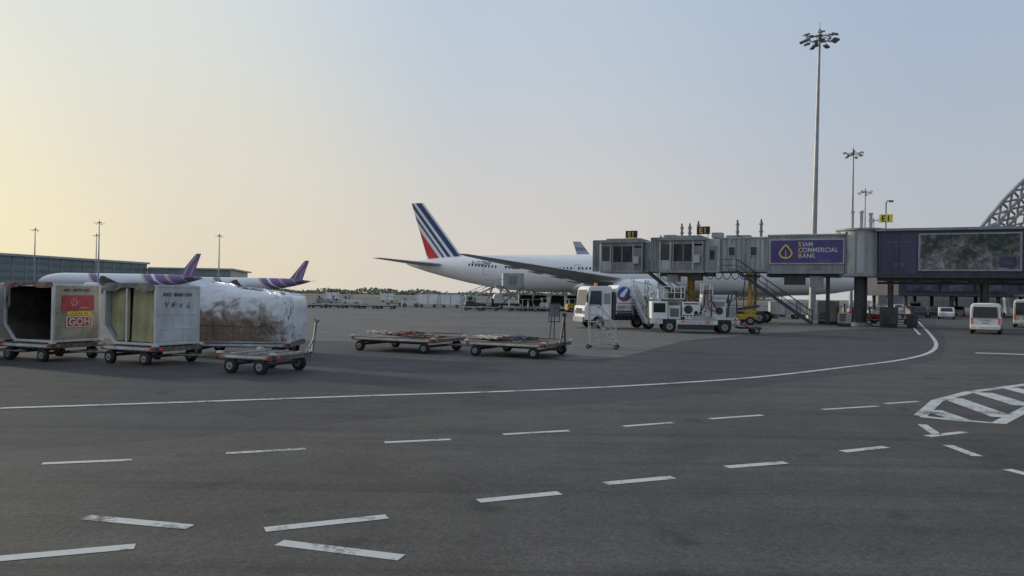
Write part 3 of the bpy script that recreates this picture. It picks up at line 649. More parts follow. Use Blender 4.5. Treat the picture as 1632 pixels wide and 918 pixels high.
# ---------------------------------------------------------------- dollies
def dolly(label,loc,rz,Lx,Ly,deck=.5,tow=None,group="cargo dollies",rollers=True,name="cargo_dolly",lights=True,wr=.19,deckmat=None):
    t=thing(name,label,"cargo dolly",loc,rz,group)
    b=MB()
    for y in(0,Ly): b.bb(-Lx,0,y-.05,y+.05,deck-.13,deck,worn)
    for x in(-Lx,-Lx/2,0): b.bb(x-.05,x+.05,.05,Ly-.05,deck-.13,deck-.01,worn)
    for x in(-Lx+.35,-.35): b.bb(x-.05,x+.05,.1,Ly-.1,.2,.28,dgrey)
    for x in(-Lx+.35,-.35):
        for y in(.12,Ly-.12): b.bb(x-.04,x+.04,y-.04,y+.04,.25,deck-.12,dgrey)
    for x in(-Lx,0):
        for y in(0,Ly): b.bb(x-.07,x+.07,y-.07,y+.07,deck,deck+.06,offwhite)
    b.bb(-Lx+.1,-.1,-.065,-.052,deck-.1,deck-.03,offwhite)
    b.beam((-Lx+.35,.2,.35),(-.35,.2,.35),.05,.08,dgrey)
    b.done("frame",t,bevel=.008)
    b=MB()
    if rollers:
        k=0; x=-Lx+.22
        while x<-.12: b.tube((x,.1,deck-.02),(x,Ly-.1,deck-.02),.035,worn if k%3 else galv,n=8); x+=.2; k+=1
    else: b.bb(-Lx+.05,-.05,.05,Ly-.05,deck-.06,deck-.02,deckmat or worn)
    b.done("roller_deck",t)
    for x in(-Lx+.35,-.35):
        for y in(.0,Ly): wheel(t,x,y,wr,wr,.13)
    if lights:
        for x in(-Lx+.12,-.12):
            b=MB(); b.box((x,-.078,deck-.06),(.07,.03,.05),redlens); b.done("reflector",t)
        b=MB(); b.box((.078,.12,deck-.06),(.03,.07,.05),redlens); b.done("reflector",t)
    if tow=="up":
        b=MB(); b.path([(.12,Ly*.55-.25,.3),(.18,Ly*.55,1.40)],.035,dgrey); b.path([(.12,Ly*.55+.25,.3),(.18,Ly*.55,1.40)],.035,dgrey); b.path([(.14,Ly*.55-.15,.7),(.14,Ly*.55+.15,.7)],.025,dgrey)
        b.tube((.18,Ly*.55-.05,1.44),(.18,Ly*.55+.05,1.44),.07,dgrey,n=12); b.done("tow_bar",t)
    elif tow=="post":
        b=MB(); b.path([(.02,Ly+.02,.25),(.12,Ly+.08,1.3)],.035,galv); b.path([(-.1,Ly-.15,.35),(.07,Ly+.05,.85)],.02,galv)
        b.tube((.13,Ly+.03,1.34),(.13,Ly+.13,1.34),.06,galv,n=12); b.done("tow_bar",t)
    elif tow=="down":
        b=MB(); b.path([(.1,Ly/2-.3,.3),(1.1,Ly/2,.28)],.03,worn); b.path([(.1,Ly/2+.3,.3),(1.1,Ly/2,.28)],.03,worn); b.tube((1.15,Ly/2,.25),(1.15,Ly/2,.31),.07,worn,n=12); b.done("tow_bar",t)
    return t
def container(label,loc,rz,z,m_side,m_can,Lx=2.0,Ly=1.53,h=1.66,dark=True,group="unit load containers on dollies"):
    t=thing("cargo_container",label,"cargo container",(loc[0],loc[1],z),rz,group)
    b=MB(); inn=m_side if not dark else mat("shaded_container_interior",(.07,.058,.048),.85,0,.3,2)  # interior shade put into the colour of the inner faces
    b.bb(-Lx+.42,0,0,Ly,0,.04,worn); b.bb(-Lx,0,0,Ly,h-.03,h,m_side); b.bb(-Lx+.42,-.001,Ly-.02,Ly,.04,h-.03,inn)
    b.bb(-.02,0,0,Ly-.02,.04,h-.03,m_side)
    b.bb(-Lx,-Lx+.02,0,Ly,.5,h-.03,m_side)
    b.add([(-Lx,0,.5),(-Lx,Ly,.5),(-Lx+.42,Ly,.02),(-Lx+.42,0,.02)],[(0,1,2,3)],m_side)
    b.add([(-Lx,Ly-.01,.5),(-Lx,Ly-.01,h-.03),(-Lx+.43,Ly-.01,h-.03),(-Lx+.43,Ly-.01,.02)],[(0,1,2,3)],inn)
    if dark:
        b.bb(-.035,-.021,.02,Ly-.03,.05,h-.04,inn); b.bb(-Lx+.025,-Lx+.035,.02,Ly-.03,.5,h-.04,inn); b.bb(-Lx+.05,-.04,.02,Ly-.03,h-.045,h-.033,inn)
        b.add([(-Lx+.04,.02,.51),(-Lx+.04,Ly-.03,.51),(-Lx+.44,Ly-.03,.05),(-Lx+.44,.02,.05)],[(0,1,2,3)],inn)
    b.done("panel",t)
    b=MB()
    b.bb(-.07,0.012,-.03,.04,0,h,alu); b.bb(-Lx-.01,-Lx+.06,-.03,.04,.5,h,alu); b.bb(-Lx+.06,-.07,-.03,.04,h-.08,h+.01,alu); b.bb(-Lx+.42,-.07,-.03,.04,0,.07,alu)
    b.beam((-Lx+.02,0,.5),(-Lx+.44,0,.04),.07,.07,alu); b.bb(-.03,.012,Ly-.06,Ly+.012,0,h,alu); b.bb(-.03,.015,.04,Ly-.06,0,.07,alu); b.bb(-.03,.015,.04,Ly-.06,h-.06,h+.012,alu)
    if not dark: b.bb(-Lx*.56-.03,-Lx*.56+.03,-.02,.02,.07,h-.08,alu)
    b.done("edge_frame",t,bevel=.008)
    nx,nz=22,8; 
    def sheetc(x0,x1,z1,drop,m,yo,flat=0):
        b=MB(); vs=[]; w_=1-flat
        for i in range(nx+1):
            for j in range(nz+1):
                u=i/nx; q=j/nz; dr=drop*(1+w_*(.35*math.sin(u*9+x0*3)+.12*random.random()))
                vs.append((x0+(x1-x0)*u,yo-.03*math.sin(u*17+q*1.5)*(q+flat*.4)-.006*random.random()*q,z1-dr*q+w_*.01*random.random()))
        b.add(vs,[(i*(nz+1)+j,(i+1)*(nz+1)+j,(i+1)*(nz+1)+j+1,i*(nz+1)+j+1) for i in range(nx) for j in range(nz)],m); b.done("canvas_door",t,smooth=True)
    if dark: sheetc(-Lx+.02,-.02,h+.04,.12,m_can,-.05); sheetc(-Lx+.05,-Lx+.22,h,.5,greencan,-.02)
    else:
        sheetc(-Lx+.06,-.06,h+.05,.17,greencan,-.06); sheetc(-Lx+.44,-Lx*.58,h-.08,1.48,m_can,.12,1); sheetc(-Lx*.54,-.08,h-.08,1.5,m_can,.18,1)
        b=MB(); b.prism([(-Lx+.04,.52),(-Lx+.04,h-.1),(-Lx+.46,h-.1),(-Lx+.46,.06)],.2,.22,curtain); b.done("lining",t)
    b=MB()
    for zz in(.45,.85): b.bb(0.0,.012,.1,Ly-.1,zz,zz+.02,m_side)
    for k in range(12): b.box((.004,.08+.12*k,.1),(.014,.02,.02),worn)
    b.done("rivet_strip",t)
    return t
D=.52
c1=G(83,578); c2=G(247,584); 
dolly("container dolly with rusty frame under an open container",(c1.x,c1.y,0),-21,2.05,1.6,D,"down")
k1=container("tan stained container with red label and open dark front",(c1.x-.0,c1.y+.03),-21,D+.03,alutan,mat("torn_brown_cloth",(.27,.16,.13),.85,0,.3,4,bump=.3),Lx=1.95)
b=MB(); b.bb(.013,.02,.25,1.30,.90,1.34,signred); b.done("red_label",k1)
b=MB(); b.bb(.013,.02,.42,1.22,.76,.87,signyel); b.done("yellow_label",k1)
lab=mat("label_pale",(.70,.62,.55),.6,0,.1,4)
b=MB(); b.bb(.013,.018,.38,1.26,.42,.74,lab); b.bb(.018,.022,.43,1.21,.455,.705,signred); b.done("routing_label",k1)
text(k1,"GOH",.28,(.026,.82,.485),SD,lab,"label_lettering",align='CENTER',sx=1.1,bold=.008); text(k1,"ROUTE TO",.09,(.024,.82,.785),SD,signred,"label_lettering",align='CENTER',sx=1.2)
text(k1,"AKE 18197 OH",.12,(.016,.3,1.45),SD,dgrey,"container_number",sx=1.05)
b=MB(); b.path([(.026,.62+.10*math.cos(q*.52),1.14+.1*math.sin(q*.52)) for q in range(13)],.008,lab); b.path([(.026,.55,1.02),(.026,.62,1.2),(.026,.72,1.1)],.008,lab); b.bb(.02,.026,.82,1.14,.97,.983,lab); b.done("label_emblem",k1)
dolly("container dolly with white edged frame under grey container",(c2.x,c2.y,0),-23.5,2.05,1.6,D,"down")
k2=container("grey aluminium container with yellowed canvas curtain",(c2.x,c2.y+.03),-23.5,D+.03,alu,curtain,dark=False)
text(k2,"AKE 4060 OH",.15,(.018,.2,1.36),SD,dgrey,"container_number",sx=1.1)
b=MB()
for i in range(4):
    y=.3+.24*i+random.random()*.05
    for j in range(5):
        b.path([(.02,y+random.uniform(-.07,.1),1.15+random.uniform(-.12,.06)) for _ in range(2)],.006,navy)
b.done("marker_scribble",k2)
c0=G(-50,576)
dolly("container dolly holding a battered grey container",(c0.x,c0.y,0),-20,2.05,1.6,D,"down")
container("battered grey container with torn canvas",(c0.x,c0.y+.03),-20,D+.03,alu,greencan,Lx=1.9)
c=G(434,599); dolly("empty container dolly with upright tow bar",(c.x,c.y,0),-21,1.62,1.55,.5,"post",rollers=True,wr=.2)
P0=(W(459,560,24.6).x,24.6,0)
dolly("pallet dolly under shrink wrapped cargo",P0,3,3.2,2.4,.46,"none")
pt=thing("wrapped_cargo_pallet","tan wrapped cartons with crinkled white plastic over top","cargo pallet",(P0[0],P0[1],.47),3)
b=MB(); b.bb(-3.18,0,0,2.4,0,.05,alu); b.done("pallet_base",pt)
random.seed(3)
zt=(.47,.93,1.36)
for i,(x0_,x1_) in enumerate(((-3.08,-2.35),(-2.33,-1.75),(-1.73,-.95),(-.93,-.35),(-.33,-.08))):
    for k in range(3):
        for j in range(3):
            if i==4 and k==2: continue
            z0=.06+(zt[k-1] if k else 0); b=MB(); b.bb(x0_,x1_,.1+j*.75+random.uniform(-.03,.03),.1+j*.75+.7,z0,.03+zt[k]-random.random()*.02,carton)
            b.done("carton",pt)
wrap=bpy.data.materials.new("plastic_wrap"); wrap.use_nodes=True; n_=wrap.node_tree; q=n_.nodes["Principled BSDF"]; q.inputs["Roughness"].default_value=.3
tc=n_.nodes.new("ShaderNodeTexCoord"); a=n_.nodes.new("ShaderNodeTexNoise"); a.inputs["Scale"].default_value=1.6; a.inputs["Detail"].default_value=9; a.inputs["Roughness"].default_value=.6; a.inputs["Distortion"].default_value=1.6; n_.links.new(tc.outputs["Object"],a.inputs["Vector"])
sp=n_.nodes.new("ShaderNodeSeparateXYZ"); n_.links.new(tc.outputs["Object"],sp.inputs[0])
zr=n_.nodes.new("ShaderNodeMapRange"); zr.inputs[1].default_value=.5; zr.inputs[2].default_value=1.5; zr.inputs[3].default_value=-.14; zr.inputs[4].default_value=.26; n_.links.new(sp.outputs[2],zr.inputs[0])
xr=n_.nodes.new("ShaderNodeMapRange"); xr.inputs[1].default_value=-.75; xr.inputs[2].default_value=.0; xr.inputs[3].default_value=0; xr.inputs[4].default_value=.3; n_.links.new(sp.outputs[0],xr.inputs[0])
ad0=n_.nodes.new("ShaderNodeMath"); n_.links.new(zr.outputs[0],ad0.inputs[0]); n_.links.new(xr.outputs[0],ad0.inputs[1])
ad=n_.nodes.new("ShaderNodeMath"); n_.links.new(a.outputs["Fac"],ad.inputs[0]); n_.links.new(ad0.outputs[0],ad.inputs[1])
ar=n_.nodes.new("ShaderNodeMapRange"); ar.inputs[1].default_value=.35; ar.inputs[2].default_value=.62; ar.inputs[3].default_value=.35; ar.inputs[4].default_value=.98; n_.links.new(ad.outputs[0],ar.inputs[0]); n_.links.new(ar.outputs[0],q.inputs["Alpha"])
rc_=n_.nodes.new("ShaderNodeValToRGB"); e=rc_.color_ramp.elements; e[0].position=.38; e[0].color=(.36,.28,.21,1); e[1].position=.66; e[1].color=(.84,.84,.85,1); qq=e.new(.52); qq.color=(.52,.47,.42,1)
n_.links.new(ad.outputs[0],rc_.inputs[0]); n_.links.new(rc_.outputs[0],q.inputs["Base Color"])
bp=n_.nodes.new("ShaderNodeBump"); bp.inputs["Strength"].default_value=1.0; bp.inputs["Distance"].default_value=.05; a3=n_.nodes.new("ShaderNodeTexVoronoi"); a3.feature='DISTANCE_TO_EDGE'; a3.inputs["Scale"].default_value=3.6
dn=n_.nodes.new("ShaderNodeTexNoise"); dn.inputs["Scale"].default_value=2; dn.inputs["Detail"].default_value=6; mxn=n_.nodes.new("ShaderNodeMix"); mxn.data_type='RGBA'; mxn.inputs[0].default_value=.45; n_.links.new(tc.outputs["Object"],dn.inputs["Vector"]); n_.links.new(tc.outputs["Object"],mxn.inputs[6]); n_.links.new(dn.outputs["Color"],mxn.inputs[7]); n_.links.new(mxn.outputs[2],a3.inputs["Vector"])
n_.links.new(a3.outputs["Distance"],bp.inputs["Height"]); n_.links.new(bp.outputs[0],q.inputs["Normal"])
b=MB(); n=96; rings=[]
for j,(zz,off) in enumerate(((.04,.03),(.3,.04),(.6,.05),(.9,.03),(1.2,.04),(1.42,.01),(1.56,-.05),(1.64,-.25),(1.66,-.6),(1.68,-1.1))):
    ring=[]
    for k in range(n):
        q_=2*math.pi*k/n; cx,cy=math.cos(q_),math.sin(q_); ex=.16
        hx,hy=1.59+off,1.2+off; hx=max(hx,.1); hy=max(hy,.06)
        x=hx*math.copysign(abs(cx)**ex,cx); y=hy*math.copysign(abs(cy)**ex,cy)
        wob=.03*math.sin(q_*13+j*1.3)+.025*math.sin(q_*29-j*2.1)+.03*(random.random()-.5)
        sl_=.18*(x/1.6)
        ring.append((x*(1+wob*.5)-1.59+(.06*zz if x>0 else 0),y*(1+wob*.6)+1.2,zz+(wob*1.3 if j>3 else 0)-sl_*(zz/1.7)**2+(.08 if x<-.6 and j>5 else 0)))
    rings.append(ring)
b.loft(rings,wrap); b.done("plastic_cover",pt,smooth=True)
b=MB()
netm=mat("cargo_net",(.16,.13,.10),.8,0,.2,5)
for k in range(20):
    x=-3.15+.165*k; s_=random.uniform(-.05,.05); b.path([(x,-.13,.05),(x+s_,-.15,.35),(x-s_,-.13,.62+.12*math.sin(k*1.3))],.006,netm,n=4)
for k in range(3): b.path([(-3.2+.4*i,-.15,.12+.2*k+random.uniform(-.03,.03)) for i in range(9)],.006,netm,n=4)
b.done("cargo_net",pt)
c=G(690,565); d2=dolly("empty flat pallet dolly littered with straps and planks",(c.x,c.y,0),-25,3.4,2.3,.52,"down",rollers=False,deckmat=wood)
c3=G(866,573); d3=dolly("flat pallet dolly with timber and upright tow bar",(c3.x,c3.y,0),-25,2.85,2.5,.5,"up",rollers=False,deckmat=wood)
tanstrap=mat("dirty_strap",(.42,.38,.32),.8,0,.2,5); rust=mat("rusty_iron",(.13,.07,.045),.85,0,.3,6)
def litter(loc,rz,Lx,Ly,z,seed,label):
    random.seed(seed)
    t=thing("timber_and_straps",label,"lashing gear",(loc[0],loc[1],z),rz,"lashing gear lying on dollies")
    for k in range(15):
        x=-Lx*random.uniform(.1,.85); y=Ly*random.uniform(.1,.8); a_=random.uniform(-.5,.5); b=MB(); b.box((x,y,.02+.035*(k%4)),(random.uniform(.5,1.4),.12,.035),(wood,rust,worn)[k%3],rot=(0,random.uniform(-.03,.03),a_)); b.done("plank",t)
    for m_ in(blue,red,tanstrap,offwhite,tanstrap,rust,tanstrap):
        b=MB(); x=-Lx*random.uniform(.2,.8); y=Ly*random.uniform(.05,.5); pts=[]
        for k in range(16): pts.append((x+.3*math.sin(k*1.1+seed)+.04*k-.3,y+.12*math.cos(k*1.7),.14+.05*math.sin(k*2.0)))
        b.path(pts,.022,m_,n=5); b.done("strap",t)
litter((c.x,c.y),-25,3.4,2.3,.52,11,"weathered planks and tangled coloured straps on dolly")
litter((c3.x,c3.y),-25,2.85,2.5,.5,5,"timber planks with red and white straps on dolly")
p=GX(884,30); t=thing("equipment_stand","dark framed board on a thin pole stand beside dollies","sign",p,-5)
b=MB(); b.tube((0,0,0),(0,0,1.8),.022,dgrey); b.bb(-.25,.25,-.2,.2,0,.05,dgrey); b.path([(-.2,0,.05),(-.1,0,1.3)],.02,dgrey); b.path([(-.2,-.02,1.1),(.2,-.02,1.1),(.2,-.02,1.8),(-.2,-.02,1.8),(-.2,-.02,1.1)],.02,dgrey); b.done("stand",t)
b=MB(); b.bb(-.17,.17,-.02,.01,1.3,1.77,mat("stand_board",(.17,.17,.17),.6,0,.2,4)); b.done("board",t,bevel=.01)

# ---------------------------------------------------------------- rolling steps
p=GX(962,31.5); t=thing("rolling_steps","white wheeled maintenance steps standing on apron","steps",p,-12)
b=MB()
for y in(-.35,.35):
    b.path([(-.55,y,.15),(-.55,y,1.65)],.022,lgrey); b.path([(-.1,y,.15),(-.35,y,1.05)],.018,lgrey); b.path([(.55,y,.15),(-.25,y,1.1)],.024,lgrey)
    b.path([(-.55,y,1.75),(-.2,y,1.75),(.5,y,.95),(.52,y,.2)],.018,lgrey); b.path([(-.6,y,.15),(.6,y,.15)],.024,lgrey); b.path([(-.55,y,1.35),(-.2,y,1.35),(.5,y,.6)],.015,lgrey)
b.path([(-.55,-.35,1.7),(-.55,.35,1.7)],.018,lgrey); b.path([(-.55,-.35,.7),(-.55,.35,1.0)],.015,lgrey)
b.done("frame",t)
for x_,z_,w_ in [(-.4,1.07,.4)]+[(.5-.16*k,.28+.17*k,.2) for k in range(5)]:
    b=MB(); b.box((x_,0,z_),(w_,.66,.03),galv); b.done("tread",t)
for x in(-.55,.55):
    for y in(-.38,.38): wheel(t,x,y,.09,.09,.05)

# ---------------------------------------------------------------- service trucks
def wheelpair(t,xs,yw,r=.45,w=.28):
    for x in xs:
        for y in(0.1,yw-.1): wheel(t,x,y,r,r,w,grey)
bglass=mat("blue_tinted_glass",(.025,.045,.07),.08,0,.1,2)
t=thing("service_truck","bulky white aircraft service truck with round emblem and ladders","truck",(W(931,524,50.5).x,50.5,0),12)
b=MB(); b.prism([(0,.55),(0,1.40),(.10,1.5),(.25,2.6),(.4,2.75),(1.85,2.75),(1.85,.55)],.0,2.3,white); b.done("cab",t,bevel=.07)
b=MB(); b.add([(.075,.12,1.45),(.075,2.18,1.45),(.235,2.12,2.52),(.235,.18,2.52)],[(0,1,2,3)],bglass); b.done("windscreen",t)
b=MB(); b.add([(.30,-.012,1.5),(1.15,-.012,1.5),(1.15,-.012,2.45),(.42,-.012,2.45)],[(0,1,2,3)],bglass); b.done("side_window",t)
b=MB(); b.bb(-.1,.1,.05,2.25,.42,.75,grey); b.bb(-.03,.0,.5,1.8,.95,1.3,black); b.done("bumper",t,bevel=.03)
b=MB(); b.bb(1.2,1.22,-.012,0,.7,2.5,grey); b.bb(.32,.34,-.012,0,.7,1.5,grey); b.bb(.9,1.05,-.03,0,1.35,1.4,black); b.bb(1.3,1.75,-.015,0,1.6,2.3,grey); b.done("door_line",t)
for y in(.2,2.1):
    b=MB(); b.box((-.02,y,1.05),(.06,.28,.2),galv); b.done("headlight",t)
b=MB(); b.path([(.2,-.1,2.4),(.1,-.3,2.3),(.1,-.3,1.8)],.03,black); b.bb(.02,.12,-.42,-.22,1.7,2.2,black); b.done("mirror",t)
b=MB(); b.bb(.2,5.4,.4,1.9,.55,.8,dgrey); b.bb(2.1,5.4,.7,2.3,.9,1.7,offwhite); b.bb(2.1,5.4,.6,2.3,.8,.95,black); b.bb(1.9,2.1,.0,2.3,.6,2.4,dgrey); b.done("chassis",t,bevel=.03)
b=MB(); b.bb(2.15,3.25,.0,2.3,.9,1.65,offwhite); b.prism([(2.2,1.68),(2.2,2.65),(2.4,2.85),(3.5,2.85),(3.8,2.6),(4.0,2.0),(4.0,1.68)],.1,2.2,white); b.bb(3.3,4.4,.15,2.2,.9,1.66,offwhite); b.tube((4.4,1.3,1.6),(5.3,1.3,1.6),.7,offwhite,n=20); b.done("tank_body",t,bevel=.05)
b=MB(); n=24; b.poly([(2.72+.48*math.cos(2*math.pi*k/n),.09,2.26+.48*math.sin(2*math.pi*k/n)) for k in range(n)],mat("emblem_blue",(.02,.10,.34),.4,0,.1,3))
b.poly([(2.42,.082,2.21),(2.85,.082,2.66),(2.98,.082,2.58),(2.68,.082,2.02),(2.48,.082,2.02)],white); b.poly([(2.4,.076,2.07),(3.04,.076,2.07),(2.94,.076,1.86),(2.5,.076,1.86)],red)
b.done("round_emblem",t); text(t,"SERVICE",.28,(2.2,-.01,1.3),FR,red,"side_lettering")
b=MB(); b.bb(2.16,3.24,-.012,0,1.08,1.2,mat("stripe_blue",(.03,.10,.30),.4,0,.1,3)); b.bb(3.32,4.38,.138,.15,1.42,1.5,red); b.done("side_stripe",t)
b=MB(); stair(b,(3.1,-.3,2.3),(4.1,-.3,.4),.45,offwhite,n=9); b.done("ladder",t)
b=MB(); stair(b,(4.0,-.5,2.2),(4.9,-.5,.4),.45,lgrey,n=8); b.path([(3.3,0,2.0),(3.3,0,3.1),(4.6,0,2.9),(4.6,0,1.9)],.025,galv); b.done("ladder",t)
b=MB(); b.tube((1.1,1.1,2.75),(1.1,1.1,2.97),.1,orangelens,n=12); b.done("beacon",t)
b=MB(); 
pts=[(2.2,-.06,1.0)]
for k in range(5): pts+=[(2.25+.25*k,-.1,.7),(2.4+.25*k,-.08,.98)]
b.path(pts,.035,black); b.done("hose",t)
b=MB(); b.bb(2.2,3.2,-.08,0,.85,1.06,dgrey); b.done("valve_panel",t); b=MB(); b.bb(3.4,4.0,-.02,.13,.95,1.4,black); b.done("side_locker",t,bevel=.02)
b=MB(); b.tube((4.75,.45,1.5),(4.75,.6,1.5),.34,black,n=18); b.tube((4.75,.4,1.5),(4.75,.44,1.5),.14,galv,n=12); b.done("hose_reel",t)
wheelpair(t,(.95,4.4),2.3,.42)
t=thing("hydrant_dispenser_truck","low white dispenser truck with railed platform and hoses","truck",(W(1037,530,46.5).x,46.5,0),-5)
b=MB(); b.bb(0,5.1,.25,2.1,.5,.8,dgrey); b.bb(.0,.7,.0,.25,.52,.78,offwhite); b.bb(1.5,3.9,.0,.25,.50,.78,offwhite); b.bb(4.7,5.2,0,.25,.55,.78,offwhite); b.bb(2.0,5.1,.2,2.1,.8,.95,offwhite); b.bb(1.6,3.7,.02,.2,.22,.5,dgrey); b.done("chassis",t,bevel=.02)
b=MB(); b.bb(.05,1.0,.1,2.1,.8,1.85,white); b.bb(1.03,1.75,.15,2.1,.8,1.6,offwhite); b.done("cab",t,bevel=.04)
b=MB(); b.bb(.15,.85,.085,.1,1.2,1.75,glass); b.done("cab_window",t)
b=MB(); b.bb(1.12,1.65,.13,.15,.95,1.45,grey); 
for k in range(5): b.bb(1.15,1.62,.12,.13,1.0+.09*k,1.04+.09*k,black)
b.done("vent_grille",t)
b=MB(); b.bb(.1,2.0,.3,2.0,1.98,2.05,offwhite)
for x in(.1,.75,1.4,2.0):
    b.tube((x,.3,2.05),(x,.3,2.75),.022,offwhite); b.tube((x,2.0,2.05),(x,2.0,2.75),.022,offwhite)
for z in(2.4,2.75):
    b.path([(.1,.3,z),(2.0,.3,z),(2.0,2.0,z),(.1,2.0,z),(.1,.3,z)],.022,offwhite)
for x in(.2,1.85): b.beam((x,.4,.9),(x,.4,2.0),.07,.07,grey); b.beam((x,1.9,.9),(x,1.9,2.0),.07,.07,grey)
b.bb(.5,1.1,.9,1.6,2.05,2.6,lgrey); b.bb(1.2,1.7,.6,1.2,2.05,2.35,dgrey)
b.done("lift_platform",t)
b=MB(); b.bb(1.85,2.9,.15,1.6,.95,1.85,white); b.bb(3.0,3.5,.1,1.2,.95,2.3,offwhite); b.bb(3.6,4.4,.2,1.9,.95,2.0,white); b.tube((2.2,.1,1.4),(2.2,.3,1.4),.25,dgrey,n=20); b.tube((2.65,.1,1.2),(2.65,.3,1.2),.12,black,n=14); b.tube((4.0,.12,1.35),(4.0,.4,1.35),.22,dgrey,n=16); b.bb(4.5,5.0,.3,1.7,.95,1.6,lgrey); b.bb(1.95,2.8,.135,.15,1.7,1.78,red); b.bb(3.65,4.3,.18,.2,1.6,1.9,grey)
for k in range(5): b.bb(1.9+.2*k,2.02+.2*k,.12,.15,1.0,1.08,black); b.tube((3.1+.08*k,.06,1.1+.2*k),(3.1+.08*k,.1,1.1+.2*k),.05,(red,black,galv)[k%3],n=10)
b.done("pump_cabinet",t,bevel=.02)
b=MB(); b.path([(3.0,.1,.9),(3.05,.1,2.9),(3.6,.1,2.9),(3.6,.1,.9)],.035,offwhite); b.path([(3.0,1.0,.9),(3.05,1.0,2.9),(3.6,1.0,2.9),(3.6,1.0,.9)],.035,offwhite)
b.path([(3.3,.06,2.6),(3.28,.0,2.0),(3.4,.0,1.5),(3.7,0,1.3)],.035,red); b.path([(3.45,.06,2.6),(3.52,-.02,1.9),(3.8,-.02,1.5)],.04,black); b.path([(3.15,.06,2.6),(3.1,-.02,1.7),(2.8,-.02,1.1)],.04,black); b.path([(4.4,.1,1.8),(4.5,.05,2.3),(4.5,.05,1.0)],.04,dgrey)
b.path([(4.6,.4,1.6),(4.8,.3,2.5),(5.0,.3,2.5),(5.05,.3,1.2)],.04,dgrey)
for z in(1.4,1.8,2.2,2.6): b.path([(3.05,.1,z),(3.6,.1,z)],.02,offwhite)
b.done("hose_boom",t)
for x in(1.9,3.3,4.9):
    b=MB(); b.box((x,-.02,.69),(.14,.05,.11),redlens); b.done("marker_light",t)
b=MB(); b.path([(4.9,.1,.9),(5.2,.0,.6),(5.9,.1,.35),(6.4,.4,.3)],.04,red); b.bb(5.2,6.5,.3,1.6,.3,.42,dgrey); b.done("rear_tail_deck",t)
wheelpair(t,(1.1,4.3),2.2,.38,.28); wheel(t,6.2,.3,.2,.2,.12); wheel(t,6.2,1.6,.2,.2,.12)
t=thing("belt_loader","yellow belt loader parked under boarding bridge","belt loader",(GX(1148,62)[0],62,0),-14)
b=MB(); b.bb(0,2.8,0,1.7,.45,.85,yellow); b.bb(.1,.9,.1,.8,.85,1.4,dgrey); b.done("body",t,bevel=.04)
b=MB(); b.beam((-.6,1.1,.9),(3.0,1.1,1.5),.8,.18,dgrey); b.beam((-.6,1.1,1.0),(3.0,1.1,1.6),.6,.03,black); b.path([(0,.65,1.4),(3.0,.65,2.0)],.03,yellow); b.done("conveyor",t)
for x in(.6,2.3):
    for y in(0,1.7): wheel(t,x,y,.35,.35,.22)

# ---------------------------------------------------------------- vans
vanpaint=mat("pale_van_paint",(.74,.76,.72),.35,0,.06,1.5,grime=.12)
def van(label,loc,rz,h=2.0,group="white passenger vans"):
    t=thing("passenger_van",label,"van",loc,rz,group)
    b=MB(); rings=[]
    def sec(x,zb,zt,wb,wt):
        zm=zb+(zt-zb)*.5
        hp=[(wb*.92,zb),(wb,zb+.12),(wb,zm),(wt+.03,zt-.16),(wt-.09,zt),(wt*.4,zt+.03)]
        return [(x,-y,z) for y,z in hp]+[(x,y,z) for y,z in hp[::-1]]
    for x,zb,zt,wb,wt in((0,.38,h-.06,.83,.76),(.06,.32,h-.01,.86,.80),(.3,.3,h,.87,.80),(3.3,.3,h,.87,.80),(3.7,.3,h-.12,.87,.77),(4.25,.3,1.25,.86,.80),(4.55,.32,1.02,.84,.77),(4.68,.4,.85,.77,.72)): rings.append(sec(x,zb,zt,wb,wt))
    b.loft(rings,vanpaint); b.done("body",t,smooth=True)
    b=MB(); z0,z1=1.08,h-.22
    b.add([(-.02,-.70,z0),(-.02,.70,z0),(.0,.66,z1),(.0,-.66,z1)],[(0,1,2,3)],glass); b.done("rear_window",t)
    for s in(-1,1):
        for xa,xb in((.35,1.3),(1.38,2.4),(2.48,3.35)):
            b=MB(); b.add([(xa,s*.885,z0+.1),(xb,s*.885,z0+.1),(xb,s*.842,z1-.06),(xa,s*.842,z1-.06)],[(0,1,2,3)],glass); b.done("side_window",t)
    b=MB(); b.add([(4.27,-.76,1.28),(4.27,.76,1.28),(3.76,.68,h-.22),(3.76,-.68,h-.22)],[(0,1,2,3)],glass); b.done("windscreen",t)
    b=MB(); b.bb(-.1,.1,-.84,.84,.32,.55,offwhite); b.done("rear_bumper",t,bevel=.03)
    b=MB(); b.bb(-.012,0,-.72,-.70,.6,1.75,grey); b.bb(-.012,0,.70,.72,.6,1.75,grey); b.bb(-.03,.02,-.3,.3,.92,.96,grey); b.bb(-.02,0,-.68,.68,1.02,1.05,grey); b.done("tailgate",t)
    for s in(-1,1):
        b=MB(); b.box((.0,s*.77,.88),(.08,.10,.40),redlens); b.done("tail_light",t,bevel=.01)
        b=MB(); b.box((3.95,s*.97,1.3),(.1,.14,.24),black); b.done("mirror",t,bevel=.02)
    b=MB(); b.bb(-.03,.02,-.2,.2,.70,.84,lgrey); b.done("number_plate",t)
    for x in(.85,3.75):
        for y in(-.78,.78): wheel(t,x,y,.33,.33,.2)
    return t
g1=W(1570,531,51); van("white passenger van driving away on service road",(g1.x,51,0),57,2.02)
g2=W(1634,518,66); van("white high roof van on service road",(g2.x,66,0),55,2.35)
van("small white van farther down the service road",(GX(1459,120)[0],120,0),63,2.0)

